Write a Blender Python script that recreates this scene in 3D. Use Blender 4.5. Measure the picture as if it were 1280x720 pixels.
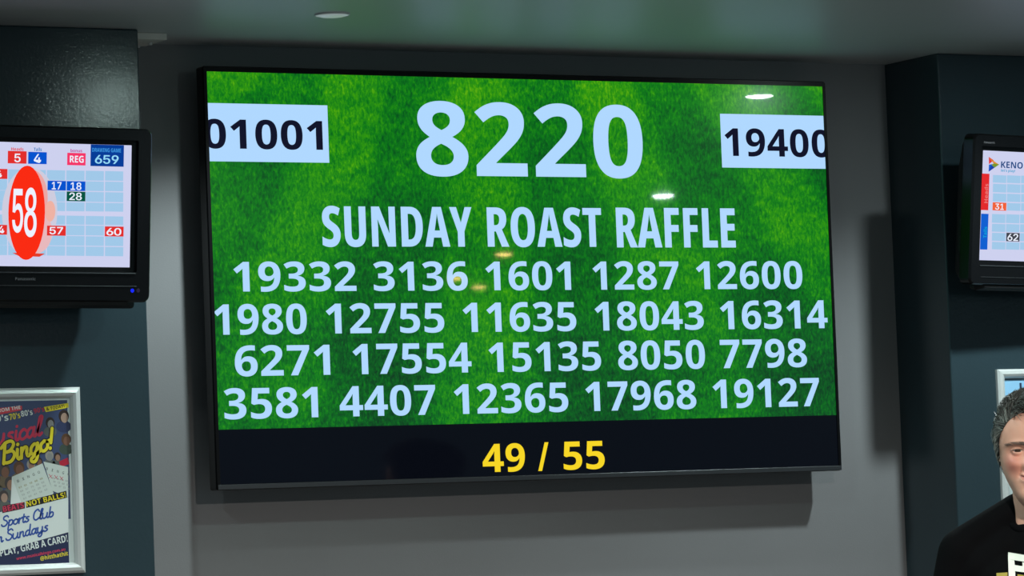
import bpy, bmesh, math, random
from math import sin, cos, pi, radians, sqrt, exp
from mathutils import Vector, Matrix, noise
from mathutils.geometry import tessellate_polygon

for _o in list(bpy.data.objects):
    bpy.data.objects.remove(_o, do_unlink=True)
SC = bpy.context.scene
COL = SC.collection

# ------------------------------------------------------------------ camera
Z0 = 2.13                                   # height of the big screen's centre above the floor
YAW, PITCH, ROLL, FPX = 0.5017, 0.0609, -0.0381, 4843.88
CAM = Vector((-4.4316, -7.9634, -0.5812 + Z0))
FWD = Vector((sin(YAW) * cos(PITCH), cos(YAW) * cos(PITCH), sin(PITCH)))
_r = FWD.cross(Vector((0, 0, 1))).normalized()
_u = _r.cross(FWD)
RIGHT = cos(ROLL) * _r + sin(ROLL) * _u
UP = -sin(ROLL) * _r + cos(ROLL) * _u
cd = bpy.data.cameras.new('camera')
cam = bpy.data.objects.new('camera', cd)
COL.objects.link(cam)
cd.sensor_width = 36.0
cd.lens = FPX * 36.0 / 1280.0
cd.clip_start, cd.clip_end = 0.1, 100
M = Matrix((RIGHT, UP, -FWD)).transposed().to_4x4()
M.translation = CAM
cam.matrix_world = M
SC.camera = cam

# ------------------------------------------------------------------ colour management, world, lights
SC.view_settings.view_transform = 'Standard'
SC.view_settings.look = 'None'
SC.view_settings.exposure = 0.0
SC.view_settings.gamma = 1.0
SC.view_settings.use_curve_mapping = False
CEIL = 0.54 + Z0
WALL_Y = 0.10                               # wall behind the big screen
PILLAR_Y = -0.13                            # flanking wall faces


def srgb(r, g, b, a=1.0):
    f = lambda c: (c / 255 / 12.92) if c <= 10.3 else ((c / 255 + 0.055) / 1.055) ** 2.4
    return (f(r), f(g), f(b), a)


world = bpy.data.worlds.new('room_ambience')
SC.world = world
world.use_nodes = True
world.node_tree.nodes['Background'].inputs[0].default_value = (0.55, 0.86, 1.0, 1)
world.node_tree.nodes['Background'].inputs[1].default_value = 0.20


def spot(name, x, y, watts, colour, size=140, blend=0.6, radius=0.03, aim=None):
    l = bpy.data.lights.new(name, 'SPOT')
    l.energy, l.color, l.shadow_soft_size = watts, colour, radius
    l.spot_size, l.spot_blend = radians(size), blend
    o = bpy.data.objects.new(name, l)
    COL.objects.link(o)
    o.location = (x, y, CEIL - 0.035)
    if aim:
        o.rotation_euler = (Vector(aim) - Vector(o.location)).to_track_quat('-Z', 'Y').to_euler()
    return o


COOL, WARM = (0.85, 0.99, 1.0), (1.0, 0.58, 0.22)
# name, x, y, watts, colour, lens glow
DOWNLIGHTS = [
    ('near', -0.73, -0.45, 44, COOL, 0.20, 'round white ceiling downlight above and left of the big screen'),
    ('right', 1.13, -0.76, 56, COOL, 300, 'bright downlight whose white glint shows at the top right of the big screen'),
    ('second', 2.49, -3.54, 80, COOL, 300, 'downlight whose small white glint shows under the big headline number'),
    ('face', -0.60, -1.36, 4, (0.72, 1.0, 0.94), 400, 'ceiling downlight in front of the left wall corner'),
    ('poster', -2.1, -1.3, 45, COOL, 60, 'added unseen fill light out over the left poster'),  # added fill lamp that brightens the poster, no known fitting there
    ('room', -0.6, -3.4, 400, (1.0, 0.90, 0.82), 60, 'added unseen warm fill light farther out over the room'),  # invented fill lamp: lights the man and lifts the big screen's shadow
    ('amber', 3.25, -6.10, 20, WARM, 110, 'warm downlight whose amber glint shows below the raffle title'),
    ('amber', 3.74, -7.46, 20, WARM, 110, 'warm downlight whose amber glint shows inside a digit of the first number row'),
    ('amber', 4.17, -8.04, 20, WARM, 90, 'warm downlight whose faint amber glint shows left of the number 1601'),
]
for nm, x, y, w, c, g, lab in DOWNLIGHTS:
    spot(nm + '_downlight_lamp', x, y, w, c, 164 if nm == 'room' else 140)


# ------------------------------------------------------------------ helpers
def ray_dir(px, py):
    return (FPX * FWD + (px - 640) * RIGHT + (360 - py) * UP).normalized()


def at(px, py, y):
    """the point of the room at depth y seen at a photo pixel"""
    d = ray_dir(px, py)
    return CAM + d * ((y - CAM.y) / d.y)


def on_plane(px, py, mw):
    """local (x, z) where a photo pixel meets the x-z plane of a frame"""
    inv = mw.inverted()
    o, d = inv @ CAM, inv.to_3x3() @ ray_dir(px, py)
    t = -o.y / d.y
    return (o.x + t * d.x, o.z + t * d.z)


def nodes_of(m):
    m.use_nodes = True
    return m.node_tree.nodes, m.node_tree.links, m.node_tree.nodes['Principled BSDF']


def mat(name, col, rough=0.5, metal=0.0, spec=0.5, bump=0.0, bscale=200, var=0.0, vscale=6, emit=None, estr=1.0, coat=0.0):
    m = bpy.data.materials.new(name)
    n, l, p = nodes_of(m)
    p.inputs['Base Color'].default_value = col
    p.inputs['Roughness'].default_value = rough
    p.inputs['Metallic'].default_value = metal
    p.inputs['Specular IOR Level'].default_value = spec
    p.inputs['Coat Weight'].default_value = coat
    p.inputs['Coat Roughness'].default_value = 0.06
    if emit:
        p.inputs['Emission Color'].default_value = emit
        p.inputs['Emission Strength'].default_value = estr
    if bump or var:
        tc = n.new('ShaderNodeTexCoord')
    if bump:
        t = n.new('ShaderNodeTexNoise')
        t.inputs['Scale'].default_value = bscale
        t.inputs['Detail'].default_value = 4
        l.new(tc.outputs['Object'], t.inputs['Vector'])
        b = n.new('ShaderNodeBump')
        b.inputs['Strength'].default_value = bump
        b.inputs['Distance'].default_value = 0.002
        l.new(t.outputs['Fac'], b.inputs['Height'])
        l.new(b.outputs['Normal'], p.inputs['Normal'])
    if var:
        t = n.new('ShaderNodeTexNoise')
        t.inputs['Scale'].default_value = vscale
        t.inputs['Detail'].default_value = 6
        l.new(tc.outputs['Object'], t.inputs['Vector'])
        mx = n.new('ShaderNodeMixRGB')
        mx.inputs['Color1'].default_value = tuple(c * (1 - var) for c in col[:3]) + (1,)
        mx.inputs['Color2'].default_value = tuple(min(1, c * (1 + var)) for c in col[:3]) + (1,)
        l.new(t.outputs['Fac'], mx.inputs['Fac'])
        l.new(mx.outputs['Color'], p.inputs['Base Color'])
    return m


def glow(r, g, b, k=1.0):
    """a lit patch of a display picture"""
    key = 'display_%d_%d_%d_%d' % (r, g, b, int(k * 100))
    m = bpy.data.materials.get(key)
    if m:
        return m
    return mat(key, (0.002, 0.002, 0.002, 1), rough=0.05, spec=0.2, emit=srgb(r, g, b), estr=k)


def ink(r, g, b, k=1.0):
    """printed ink"""
    key = 'print_%d_%d_%d' % (r, g, b)
    m = bpy.data.materials.get(key)
    return m or mat(key, srgb(r, g, b), rough=0.35, spec=0.4)


def link(name, bm, mats, parent=None, smooth=False, label=None, world=None):
    me = bpy.data.meshes.new(name)
    bm.normal_update()
    bm.to_mesh(me)
    bm.free()
    for m in (mats if isinstance(mats, (list, tuple)) else [mats]):
        me.materials.append(m)
    if smooth:
        for p in me.polygons:
            p.use_smooth = True
    o = bpy.data.objects.new(name, me)
    COL.objects.link(o)
    if parent:
        o.parent = parent
    if world is not None:
        o.matrix_world = world
    if label:
        o['label'] = label
    return o


def thing(name, label, cat, mw, group=None):
    o = bpy.data.objects.new(name, None)
    o.empty_display_size = 0.05
    COL.objects.link(o)
    o.matrix_world = mw
    o['label'], o['category'] = label, cat
    if group:
        o['group'] = group
    return o


def struct(name, bm, m):
    o = link(name, bm, m)
    o['kind'] = 'structure'
    return o


def add_box(bm, x0, x1, y0, y1, z0, z1, bevel=0.0, mi=0):
    r = bmesh.ops.create_cube(bm, size=1.0)
    for v in r['verts']:
        v.co = Vector((x0 + (v.co.x + .5) * (x1 - x0), y0 + (v.co.y + .5) * (y1 - y0), z0 + (v.co.z + .5) * (z1 - z0)))
    fs = {f for v in r['verts'] for f in v.link_faces}
    for f in fs:
        f.material_index = mi
    if bevel:
        es = list({e for v in r['verts'] for e in v.link_edges})
        bmesh.ops.bevel(bm, geom=es, offset=bevel, segments=2, affect='EDGES', profile=0.5)


def box(*a, **k):
    bm = bmesh.new()
    add_box(bm, *a, **k)
    return bm


def rrect(x0, x1, z0, z1, r, n=5):
    r = max(r, 1e-4)
    out = []
    for cx, cz, a0 in ((x1 - r, z1 - r, 0), (x0 + r, z1 - r, 90), (x0 + r, z0 + r, 180), (x1 - r, z0 + r, 270)):
        for i in range(n + 1):
            a = radians(a0 + 90 * i / n)
            out.append((cx + r * cos(a), cz + r * sin(a)))
    return out


def add_loft(bm, loops, cap0=False, cap1=False, mi=0, closed=False):
    """loops: lists of 3-D points of equal length, joined by quads"""
    L = [[bm.verts.new(p) for p in lp] for lp in loops]
    pairs = list(zip(L, L[1:])) + ([(L[-1], L[0])] if closed else [])
    for a, b in pairs:
        k = len(a)
        for i in range(k):
            f = bm.faces.new((a[i], a[(i + 1) % k], b[(i + 1) % k], b[i]))
            f.material_index = mi
    if cap0:
        bm.faces.new(L[0]).material_index = mi
    if cap1:
        bm.faces.new(list(reversed(L[-1]))).material_index = mi


def fix(bm):
    bmesh.ops.recalc_face_normals(bm, faces=bm.faces[:])
    return bm


def loft_rects(rects, cap0=False, cap1=False):
    """rects: (x0, x1, z0, z1, corner radius, y)"""
    bm = bmesh.new()
    add_loft(bm, [[(x, q[5], z) for x, z in rrect(*q[:5])] for q in rects], cap0, cap1)
    return fix(bm)


def add_disc_stack(bm, prof, c=(0, 0, 0), n=32, mi=0, cap=True):
    """lathe around z: prof = (radius, z)"""
    loops = [[(c[0] + r * cos(2 * pi * i / n), c[1] + r * sin(2 * pi * i / n), c[2] + z) for i in range(n)] for r, z in prof]
    add_loft(bm, loops, cap, cap, mi)


# ------------------------------------------------------------------ lettering (outlines: '~' marks a curve's control point)
GLYPHS = {
'bold': r"""0 581 540 357 ~540 270 ~513 135 ~454 40 ~359 -10 290 -10 ~204 -10 ~93 78 ~40 242 40 357 ~40 473 ~89 637 ~199 724 290 724 ~375 724 ~486 637 ~540 473|192 357 ~192 276 ~210 168 ~252 113 290 113 ~327 113 ~370 167 ~388 276 388 357 ~388 438 ~370 547 ~327 601 290 601 ~252 601 ~210 547 ~192 438
1 581 419 0 266 0 266 410 ~266 427 ~266 475 ~268 527 269 550 ~255 535 ~232 513 218 501 139 435 60 533 284 714 419 714
2 581 537 0 37 0 37 106 216 287 ~270 343 ~336 417 ~366 478 366 513 ~366 555 ~313 596 274 596 ~233 596 ~161 559 118 523 35 622 ~66 649 ~136 695 ~227 724 288 724 ~358 724 ~461 675 ~517 588 517 531 ~517 471 ~472 374 ~384 278 321 219 232 133 232 128 537 128
3 581 512 554 ~512 504 ~471 433 ~402 387 358 376 358 373 ~444 363 ~533 278 533 204 ~533 144 ~472 46 ~345 -10 245 -10 ~181 -10 ~84 9 38 29 38 159 ~85 135 ~185 112 228 112 ~309 112 ~373 165 373 212 ~373 244 ~339 287 ~265 308 202 308 149 308 149 426 203 426 ~260 426 ~330 450 ~363 495 363 524 ~363 562 ~309 601 263 601 ~229 601 ~170 584 ~124 560 106 549 40 651 ~82 681 ~196 724 281 724 ~392 724 ~512 631
4 581 564 147 475 147 475 0 326 0 326 147 19 147 19 263 331 716 475 716 475 266 564 266|326 404 ~326 421 ~327 459 ~328 495 ~330 523 330 530 326 530 ~316 509 ~298 475 286 457 154 266 326 266
5 581 305 456 ~370 456 ~472 404 ~530 305 530 234 ~530 156 ~466 47 ~342 -10 249 -10 ~190 -10 ~90 10 53 29 53 158 ~90 139 ~195 112 240 112 ~282 112 ~343 137 ~376 189 376 227 ~376 279 ~307 337 234 337 ~207 337 ~148 326 127 320 67 353 94 714 481 714 481 585 223 585 211 447 ~227 450 ~270 456
6 581 42 303 ~42 365 ~60 486 ~104 593 ~184 676 ~308 724 398 724 ~419 724 ~476 719 494 716 494 594 ~475 599 ~427 604 396 604 ~336 604 ~255 571 ~208 511 ~185 430 183 381 189 381 ~202 405 ~242 443 ~301 465 341 465 ~403 465 ~494 412 ~543 311 543 239 ~543 161 ~484 49 ~376 -10 301 -10 ~246 -10 ~152 27 ~82 105 ~42 223|298 112 ~342 112 ~395 172 395 236 ~395 288 ~349 347 301 347 ~268 347 ~220 318 ~194 273 194 249 ~194 224 ~207 176 ~233 136 ~272 112
7 581 115 0 379 585 40 585 40 714 541 714 541 618 275 0
8 581 291 724 ~392 724 ~520 637 520 551 ~520 508 ~486 444 ~428 395 392 377 ~430 357 ~498 305 ~542 236 542 188 ~542 130 ~485 40 ~374 -10 291 -10 ~206 -10 ~94 38 ~39 126 39 186 ~39 235 ~76 305 ~138 354 176 373 ~144 393 ~92 444 ~61 510 61 552 ~61 609 ~121 685 ~225 724|181 190 ~181 152 ~236 102 289 102 ~344 102 ~400 150 400 189 ~400 216 ~370 259 ~323 291 297 302 283 309 ~252 295 ~206 261 ~181 218|290 612 ~254 612 ~205 574 205 540 ~205 516 ~228 480 ~267 452 291 441 ~313 451 ~352 478 ~375 514 375 540 ~375 574 ~327 612
9 581 540 404 ~540 316 ~503 165 ~421 52 ~284 -10 184 -10 ~163 -10 ~107 -7 88 -3 88 120 ~108 115 ~152 110 178 110 ~242 110 ~325 143 ~374 203 ~397 285 399 332 393 332 ~379 309 ~339 271 ~281 249 239 249 ~178 249 ~88 302 ~38 404 38 476 ~38 554 ~98 665 ~207 724 282 724 ~336 724 ~429 686 ~500 608 ~540 487|285 601 ~240 601 ~186 541 186 477 ~186 426 ~234 367 282 367 ~314 367 ~361 396 ~388 441 388 465 ~388 489 ~375 538 ~350 578 ~311 601
/ 417 7 0 273 714 412 714 146 0
' 270 85 456 65 714 205 714 185 456
! 288 207 241 82 241 57 714 232 714|56 72 ~56 117 ~105 156 144 156 ~182 156 ~231 117 231 72 ~231 28 ~182 -13 144 -13 ~105 -13 ~56 28
, 294 220 116 227 105 ~214 53 ~169 -68 141 -129 30 -129 ~45 -65 ~71 63 79 116
. 287 56 72 ~56 117 ~105 156 144 156 ~182 156 ~231 116 231 72 ~231 28 ~182 -13 144 -13 ~105 -13 ~56 28
@ 898 851 364 ~851 318 ~828 228 ~782 156 ~715 112 670 112 ~631 112 ~571 151 557 181 551 181 ~530 152 ~464 112 418 112 ~332 112 ~243 218 243 305 ~243 371 ~298 475 ~404 535 479 535 ~526 535 ~616 517 644 507 634 302 ~634 292 ~633 270 633 260 ~633 226 ~656 201 672 201 ~695 201 ~727 246 ~745 321 745 365 ~745 447 ~681 564 ~561 627 478 627 ~399 627 ~279 578 ~198 487 ~156 364 156 291 ~156 205 ~220 80 ~345 13 437 13 ~495 13 ~620 39 674 58 674 -36 ~625 -57 ~507 -80 441 -80 ~317 -80 ~140 9 ~47 176 47 291 ~47 382 ~107 539 ~219 654 ~378 719 477 719 ~560 719 ~697 670 ~797 578 ~851 447|357 305 ~357 250 ~399 201 434 201 ~480 201 ~520 273 524 344 529 439 ~518 442 ~494 445 480 445 ~437 445 ~382 405 ~357 342
& 773 320 724 ~413 724 ~520 637 520 560 ~520 498 ~445 408 386 373 520 244 ~541 272 ~570 344 579 384 734 384 ~718 314 ~660 190 623 147 775 0 578 0 515 63 ~486 42 ~426 9 ~346 -10 288 -10 ~210 -10 ~100 42 ~42 134 42 193 ~42 239 ~75 312 ~139 371 183 395 ~163 418 ~130 468 ~110 526 110 559 ~110 633 ~219 724|267 309 ~245 295 ~214 263 ~198 226 198 203 ~198 163 ~254 113 300 113 ~342 113 ~403 139 422 155|317 619 ~288 619 ~249 588 249 556 ~249 529 ~279 482 304 457 ~344 480 ~381 531 381 560 ~381 589 ~346 619
A 692 527 0 472 168 220 168 165 0 0 0 251 717 439 717 692 0|387 451 ~383 466 ~366 526 ~350 589 345 609 ~341 586 ~326 526 ~312 470 307 451 256 296 437 296
B 665 316 714 ~463 714 ~597 627 597 536 ~597 491 ~564 426 ~509 386 476 379 476 374 ~511 367 ~575 331 ~615 263 615 207 ~615 142 ~551 49 ~434 0 352 0 85 0 85 714|324 428 ~390 428 ~440 476 440 515 ~440 556 ~381 595 317 595 238 595 238 428|238 313 238 121 335 121 ~403 121 ~456 176 456 219 ~456 246 ~433 288 ~378 313 330 313
C 642 398 597 ~355 597 ~286 564 ~238 501 ~213 412 213 355 ~213 280 ~255 173 ~340 117 404 117 ~451 117 ~538 139 582 156 582 26 ~537 7 ~444 -10 387 -10 ~273 -10 ~126 81 ~55 247 55 356 ~55 437 ~100 572 ~188 670 ~316 724 400 724 ~453 724 ~562 701 611 677 561 555 ~525 572 ~444 597
D 732 678 369 ~678 246 ~586 82 ~419 0 303 0 85 0 85 714 321 714 ~434 714 ~593 635 ~678 481|518 363 ~518 440 ~473 540 ~383 589 317 589 238 589 238 126 302 126 ~412 126 ~518 244
E 552 499 0 85 0 85 714 499 714 499 589 238 589 238 433 482 433 482 308 238 308 238 127 499 127
F 531 236 0 85 0 85 714 498 714 498 589 236 589 236 407 479 407 479 282 236 282
G 735 381 402 665 402 665 31 ~609 12 ~476 -10 399 -10 ~293 -10 ~139 74 ~55 238 55 358 ~55 470 ~142 634 ~308 724 428 724 ~492 724 ~607 700 652 680 601 558 ~563 576 ~475 597 427 597 ~354 597 ~259 534 ~213 425 213 355 ~213 282 ~258 175 ~348 117 417 117 ~445 117 ~501 124 519 129 519 280 381 280
H 756 671 0 518 0 518 307 238 307 238 0 85 0 85 714 238 714 238 435 518 435 518 714 671 714
I 401 364 0 36 0 36 87 123 116 123 599 36 627 36 714 364 714 364 627 277 599 277 116 364 87
K 660 660 0 486 0 301 300 238 254 238 0 85 0 85 714 238 714 238 388 ~257 415 ~301 470 322 496 489 714 659 714 411 398
L 559 85 0 85 714 238 714 238 126 527 126 527 0
M 944 397 0 217 558 213 558 ~215 538 ~218 472 ~221 395 221 358 221 0 85 0 85 714 293 714 470 177 474 177 651 714 859 714 859 0 716 0 716 362 ~716 397 ~718 470 ~722 536 723 557 719 557 538 0
N 805 720 0 525 0 217 538 213 538 ~215 515 ~218 451 ~221 383 221 352 221 0 85 0 85 714 279 714 586 181 590 181 ~589 201 ~585 264 ~583 333 583 360 583 714 720 714
O 791 735 358 ~735 275 ~694 140 ~611 42 ~483 -10 395 -10 ~308 -10 ~179 42 ~96 140 ~55 275 55 359 ~55 470 ~128 634 ~279 725 396 725 ~512 725 ~663 634 ~735 469|216 358 ~216 284 ~253 176 ~333 119 395 119 ~459 119 ~538 176 ~574 284 574 358 ~574 470 ~492 598 396 598 ~333 598 ~253 540 ~216 433
P 621 309 714 ~447 714 ~579 599 579 494 ~579 447 ~551 361 ~486 292 ~380 253 303 253 238 253 238 0 85 0 85 714|304 589 238 589 238 379 289 379 ~331 379 ~392 400 ~425 449 425 489 ~425 537 ~366 589
R 656 304 714 ~398 714 ~522 667 ~583 575 583 506 ~583 458 ~549 384 ~491 332 454 315 657 0 482 0 323 274 238 274 238 0 85 0 85 714|301 595 238 595 238 392 301 392 ~362 392 ~428 442 428 499 ~428 531 ~401 573 ~345 595
S 566 528 207 ~528 147 ~467 48 ~348 -10 257 -10 ~212 -10 ~139 -1 ~76 17 47 31 47 169 ~96 145 ~210 116 261 116 ~300 116 ~350 136 ~375 171 375 193 ~375 219 ~347 253 ~285 286 231 308 ~174 332 ~95 387 ~53 467 53 526 ~53 590 ~117 678 ~231 724 306 724 ~372 724 ~479 697 521 677 474 556 ~432 575 ~343 599 302 599 ~269 599 ~226 582 ~205 551 205 531 ~205 506 ~233 472 ~297 438 352 415 ~408 392 ~486 337 ~528 263
T 577 365 0 212 0 212 587 19 587 19 714 558 714 558 587 365 587
U 747 667 272 ~667 188 ~602 61 ~470 -10 371 -10 ~228 -10 ~80 139 80 270 80 714 233 714 233 278 ~233 198 ~304 119 374 119 ~424 119 ~486 155 ~514 227 514 279 514 714 667 714
V 657 657 714 415 0 242 0 0 714 169 714 291 315 ~298 291 ~313 231 ~326 173 329 151 ~332 173 ~344 231 ~358 290 366 314 489 714
W 996 982 714 801 0 626 0 531 372 ~527 386 ~517 429 ~507 477 ~499 520 498 534 ~496 520 ~489 477 ~479 429 ~469 386 465 371 370 0 196 0 14 714 164 714 255 326 ~259 309 ~269 261 ~279 210 ~288 162 290 144 ~294 170 ~304 234 ~318 300 ~332 359 337 381 425 714 570 714 659 380 ~664 358 ~678 298 ~692 232 ~703 168 706 144 ~709 169 ~722 236 ~736 302 741 325 832 714
Y 626 313 415 460 714 626 714 390 278 390 0 236 0 236 273 0 714 166 714
a 599 317 556 ~420 556 ~528 459 528 364 528 0 423 0 394 74 390 74 ~367 45 ~318 7 ~254 -10 208 -10 ~160 -10 ~84 27 ~40 103 40 161 ~40 247 ~164 333 287 338 378 341 378 358 ~378 407 ~334 446 294 446 ~257 446 ~179 422 141 405 97 508 ~140 530 ~251 556|321 250 ~250 248 ~194 206 194 168 ~194 133 ~233 100 266 100 ~313 100 ~378 156 378 208 378 253
b 632 224 583 ~224 552 ~221 496 218 475 224 475 ~246 509 ~320 556 379 556 ~470 556 ~584 413 584 274 ~584 181 ~532 54 ~437 -10 375 -10 ~315 -10 ~246 33 224 59 214 59 189 0 73 0 73 760 224 760|330 436 ~292 436 ~245 404 ~224 339 224 287 224 269 ~224 192 ~271 112 332 112 ~381 112 ~431 196 431 276 ~431 355 ~382 436
c 516 311 -10 ~232 -10 ~113 49 ~47 174 47 270 ~47 371 ~119 497 ~243 556 322 556 ~370 556 ~455 536 488 519 443 405 ~413 418 ~352 435 322 435 ~283 435 ~229 399 ~201 326 201 271 ~201 217 ~229 147 ~283 112 320 112 ~363 112 ~439 135 473 154 473 31 ~442 12 ~364 -10
d 632 252 -10 ~162 -10 ~47 133 47 272 ~47 413 ~163 556 257 556 ~296 556 ~353 535 ~395 499 410 476 415 476 ~412 494 ~407 559 407 586 407 760 559 760 559 0 443 0 413 71 407 71 ~393 48 ~351 12 ~292 -10|305 111 ~367 111 ~417 182 417 255 417 271 ~417 350 ~369 434 304 434 ~255 434 ~200 350 200 270 ~200 190 ~255 111
e 597 306 556 ~382 556 ~492 499 ~551 388 551 308 551 235 200 235 ~202 173 ~274 102 341 102 ~392 102 ~476 122 520 142 520 29 ~480 9 ~391 -10 325 -10 ~244 -10 ~119 50 ~47 175 47 269 ~47 365 ~112 492 ~229 556|310 449 ~265 449 ~209 392 204 336 410 336 ~410 369 ~388 419 ~343 449
f 386 376 433 251 433 251 0 100 0 100 433 19 433 19 506 103 546 103 564 ~103 670 ~192 765 285 765 ~324 765 ~388 753 418 742 384 640 ~369 644 ~332 652 311 652 ~280 652 ~251 612 251 569 251 546 376 546
g 632 255 556 ~312 556 ~388 513 413 477 417 477 431 546 559 546 559 -4 ~559 -81 ~499 -186 ~378 -240 285 -240 ~222 -240 ~122 -225 78 -207 78 -79 ~123 -99 ~218 -121 280 -121 ~343 -121 ~408 -63 408 -12 408 3 ~408 15 ~411 55 413 70 408 70 ~385 34 ~310 -10 254 -10 ~160 -10 ~47 136 47 272 ~47 408 ~161 556|304 437 ~271 437 ~224 399 ~201 325 201 270 ~201 188 ~254 108 307 108 ~337 108 ~379 126 ~405 161 ~418 215 418 252 418 274 ~418 329 ~396 401 ~346 437
h 650 224 607 ~224 563 ~219 496 217 476 225 476 ~243 505 ~291 539 ~350 556 383 556 ~442 556 ~530 514 ~579 427 579 356 579 0 428 0 428 318 ~428 377 ~386 436 341 436 ~297 436 ~246 394 ~224 314 224 256 224 0 73 0 73 760 224 760
i 299 225 546 225 0 74 0 74 546|150 761 ~183 761 ~232 730 232 687 ~232 646 ~183 614 150 614 ~116 614 ~68 646 68 687 ~68 730 ~116 761
k 610 224 423 ~224 396 ~220 326 216 297 220 297 ~227 308 ~249 338 ~272 370 281 381 423 546 594 546 392 314 607 0 432 0 286 218 224 169 224 0 73 0 73 760 224 760
l 298 224 0 73 0 73 760 224 760
m 975 714 556 ~808 556 ~904 462 904 356 904 0 754 0 754 318 ~754 381 ~712 436 670 436 ~612 436 ~564 351 564 273 564 0 413 0 413 318 ~413 359 ~395 411 ~359 436 331 436 ~290 436 ~243 394 ~224 314 224 256 224 0 73 0 73 546 189 546 211 476 216 476 ~232 501 ~279 537 ~341 556 379 556 ~440 556 ~521 514 544 474 549 474 ~576 515 ~662 556
n 650 385 556 ~475 556 ~579 462 579 356 579 0 429 0 429 318 ~429 377 ~387 436 341 436 ~273 436 ~224 343 224 256 224 0 73 0 73 546 189 546 210 473 216 473 ~234 500 ~285 537 ~348 556
o 625 577 274 ~577 206 ~540 100 ~471 28 ~373 -10 311 -10 ~253 -10 ~157 28 ~87 100 ~47 206 47 274 ~47 365 ~111 491 ~231 556 314 556 ~391 556 ~509 491 ~577 365|201 274 ~201 221 ~224 145 ~273 105 313 105 ~352 105 ~401 145 ~423 221 423 274 ~423 328 ~400 402 ~352 441 312 441 ~254 441 ~201 355
p 632 379 556 ~474 556 ~584 413 584 274 ~584 182 ~531 54 ~437 -10 375 -10 ~335 -10 ~277 11 ~238 42 224 59 218 59 ~220 41 ~224 -6 224 -31 224 -240 73 -240 73 546 196 546 217 475 224 475 ~239 498 ~280 534 ~339 556|329 436 ~291 436 ~245 404 ~225 340 224 291 224 275 ~224 223 ~243 150 ~290 112 330 112 ~364 112 ~409 150 ~431 223 431 276 ~431 357 ~380 436
r 447 375 556 ~390 556 ~425 553 435 550 420 409 ~409 411 ~379 415 358 415 ~335 415 ~288 401 ~248 369 ~224 317 224 277 224 0 73 0 73 546 188 546 210 454 217 454 ~233 483 ~281 529 ~341 556
s 502 460 161 ~460 109 ~411 32 ~311 -10 234 -10 ~176 -10 ~88 5 47 22 47 147 ~91 126 ~193 102 230 102 ~276 102 ~317 128 317 150 ~317 165 ~296 189 ~243 215 194 234 ~145 254 ~79 297 ~46 357 46 402 ~46 477 ~165 556 263 556 ~316 556 ~407 534 454 514 410 411 ~372 428 ~292 450 261 450 ~227 450 ~189 429 189 410 ~189 396 ~210 374 ~263 350 311 331 ~360 312 ~427 269 ~460 208
t 421 309 110 ~332 110 ~375 120 394 126 394 15 ~370 4 ~307 -10 264 -10 ~215 -10 ~138 22 ~93 101 93 172 93 433 22 433 22 497 104 547 148 662 244 662 244 546 387 546 387 433 244 433 244 181 ~244 145 ~279 110
u 650 576 546 576 0 460 0 441 70 432 70 ~415 42 ~362 6 ~299 -10 264 -10 ~206 -10 ~119 32 ~70 120 70 190 70 546 222 546 222 228 ~222 170 ~263 111 308 111 ~354 111 ~405 152 ~425 232 425 290 425 546
v 571 208 0 0 546 158 546 260 224 ~264 213 ~273 181 ~281 147 282 134 286 134 ~287 147 ~295 180 ~305 212 309 223 413 546 571 546 363 0
w 862 463 266 ~457 292 ~443 353 ~434 407 431 422 428 422 ~426 407 ~415 352 ~402 290 394 261 323 0 161 0 12 547 162 547 218 306 ~224 281 ~236 218 ~246 156 247 132 250 132 ~252 149 ~260 195 ~269 242 ~278 282 281 293 349 547 515 547 580 291 ~585 271 ~597 214 ~609 156 611 133 614 133 ~616 156 ~625 218 ~637 281 644 306 703 547 850 547 699 0 535 0
y 571 0 546 159 546 262 234 ~267 219 ~276 188 ~283 156 285 141 289 141 ~292 162 ~307 212 314 234 415 546 571 546 347 -50 ~325 -111 ~264 -196 ~176 -240 111 -240 ~86 -240 ~48 -235 35 -232 35 -113 ~46 -115 ~77 -119 94 -119 ~125 -119 ~167 -94 ~195 -53 205 -27 217 4""",
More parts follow.
